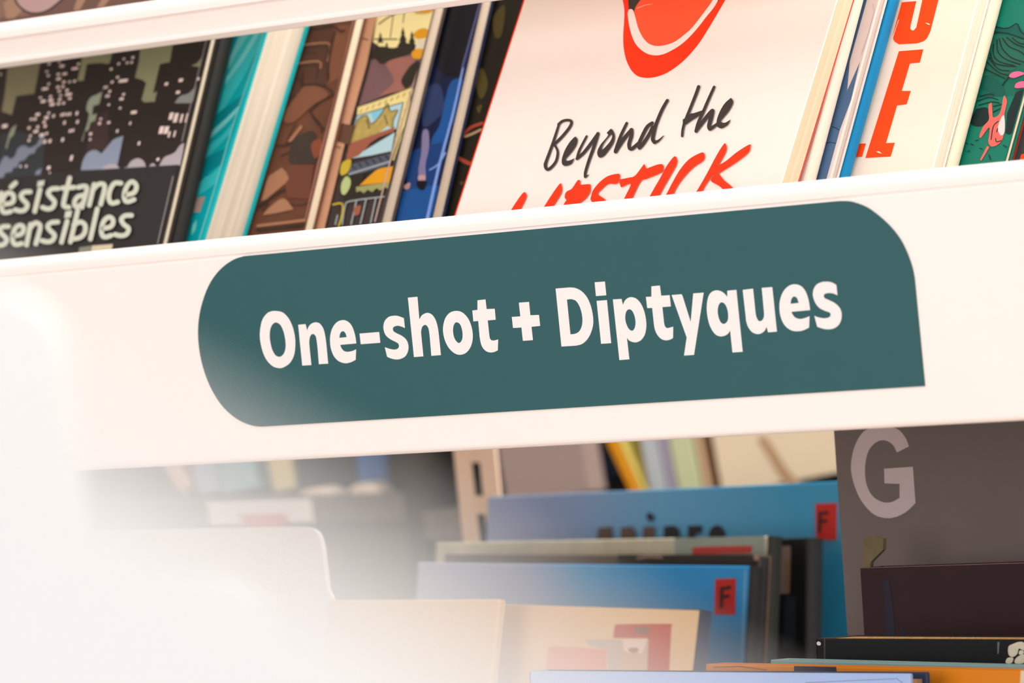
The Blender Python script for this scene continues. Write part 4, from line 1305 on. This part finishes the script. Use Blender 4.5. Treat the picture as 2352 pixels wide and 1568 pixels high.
far_book('lemon book tilted beside the orange one on the far bookcase', (1478, 1114), (1488, 1114), (1432, 1015), (232, 212, 110), height=.2, zb=ZB2)
far_book('ice blue book on the far bookcase beside lemon', (1493, 1110), (1530, 1108), (1477, 1030), (196, 206, 214), height=.2, zb=ZB2)
far_book('lilac book on the far bookcase beside ice blue', (1536, 1108), (1552, 1107), (1520, 1028), (176, 168, 190), height=.2, zb=ZB2)
far_book('pale lime book on the far bookcase beside lilac', (1558, 1106), (1611, 1104), (1542, 1026), (212, 222, 178), height=.2, zb=ZB2)
far_book('apricot book on the far bookcase beside pale lime', (1618, 1104), (1632, 1103), (1602, 1024), (222, 186, 150), zb=ZB2)
far_book('brown slim book on the far bookcase before the cream album', (1638, 1103), (1647, 1103), (1622, 1023), (120, 86, 58), zb=ZB2)
fb = far_book('broad cream album facing out on the far bookcase', (1656, 1102), (1990, 1090), (1641, 1022), (246, 230, 200), zb=ZB2)
p = Print((0, FY, 1), NY, start=.0003)
p.line(mat('painted_shadow_tan', (196, 160, 122), .5), path('1752,1010 1772,1040 1800,1085 1830,1120', (0, 0, 1), False), 20, 26)  # diagonal brown shadow painted on the cream album
p.build('cover_print', fb)

# ------------------------------------------------------------------ white stand in the aisle and two boards added as haze, all out of focus
FW = ray(1176, 784); FW.z = 0; FW.normalize()
STAND = mat('stand_white', (252, 252, 254), .6, 1.0, .01, 10)

HAZEM = mat('haze_board_white', (231, 229, 227), .6, 1.0, .01, 10)


def aisle(px_, d):
    return hit(px_, EYE + FW * d, -FW)


def stand(name, label, d, top, thick, mt):
    """Upright board with the given top outline (photo points, left to right), standing on the floor with a foot."""
    pts = [aisle(q, d) for q in top]
    pts += [Vector((pts[-1].x, pts[-1].y, .02)), Vector((pts[0].x, pts[0].y, .02))]
    mid = (pts[0] + pts[-3]) / 2
    t = thing(name, label, 'stand', (mid.x, mid.y, 0))
    m = MB(); m.prism(pts, FW * thick); part('side_panel', m, mt, t)
    a, b_ = pts[-1], pts[-2]
    m = MB(); m.box(Vector((a.x, a.y, .0003)) - FW * .06, b_ - a, FW * .14, (0, 0, .019), .003); part('foot', m, mt, t)
    return t


stand('blurred_board', 'white blurred display stand at the left edge with a rounded upper corner', 1.0,
      [(-2400, 690), (-200, 655), (-60, 655), (30, 668), (95, 705), (135, 760), (156, 823), (260, 1568)], .02, STAND)
stand('haze_board', 'white sloping board added as a hazy blur over the lower left corner', .25, [(-12000, -5670), (250, 1020), (1250, 1565), (4600, 3391)], .018, HAZEM)  # made-up board, shaped to lay pale haze over this corner
stand('blurred_board', 'low white board added as blurred haze in front of the white rounded divider', .62,
      [(-1700, 1250), (300, 1262), (520, 1272), (590, 1288), (632, 1325), (652, 1385), (690, 1568)], .02, STAND)  # this low board is added only to thicken the white haze
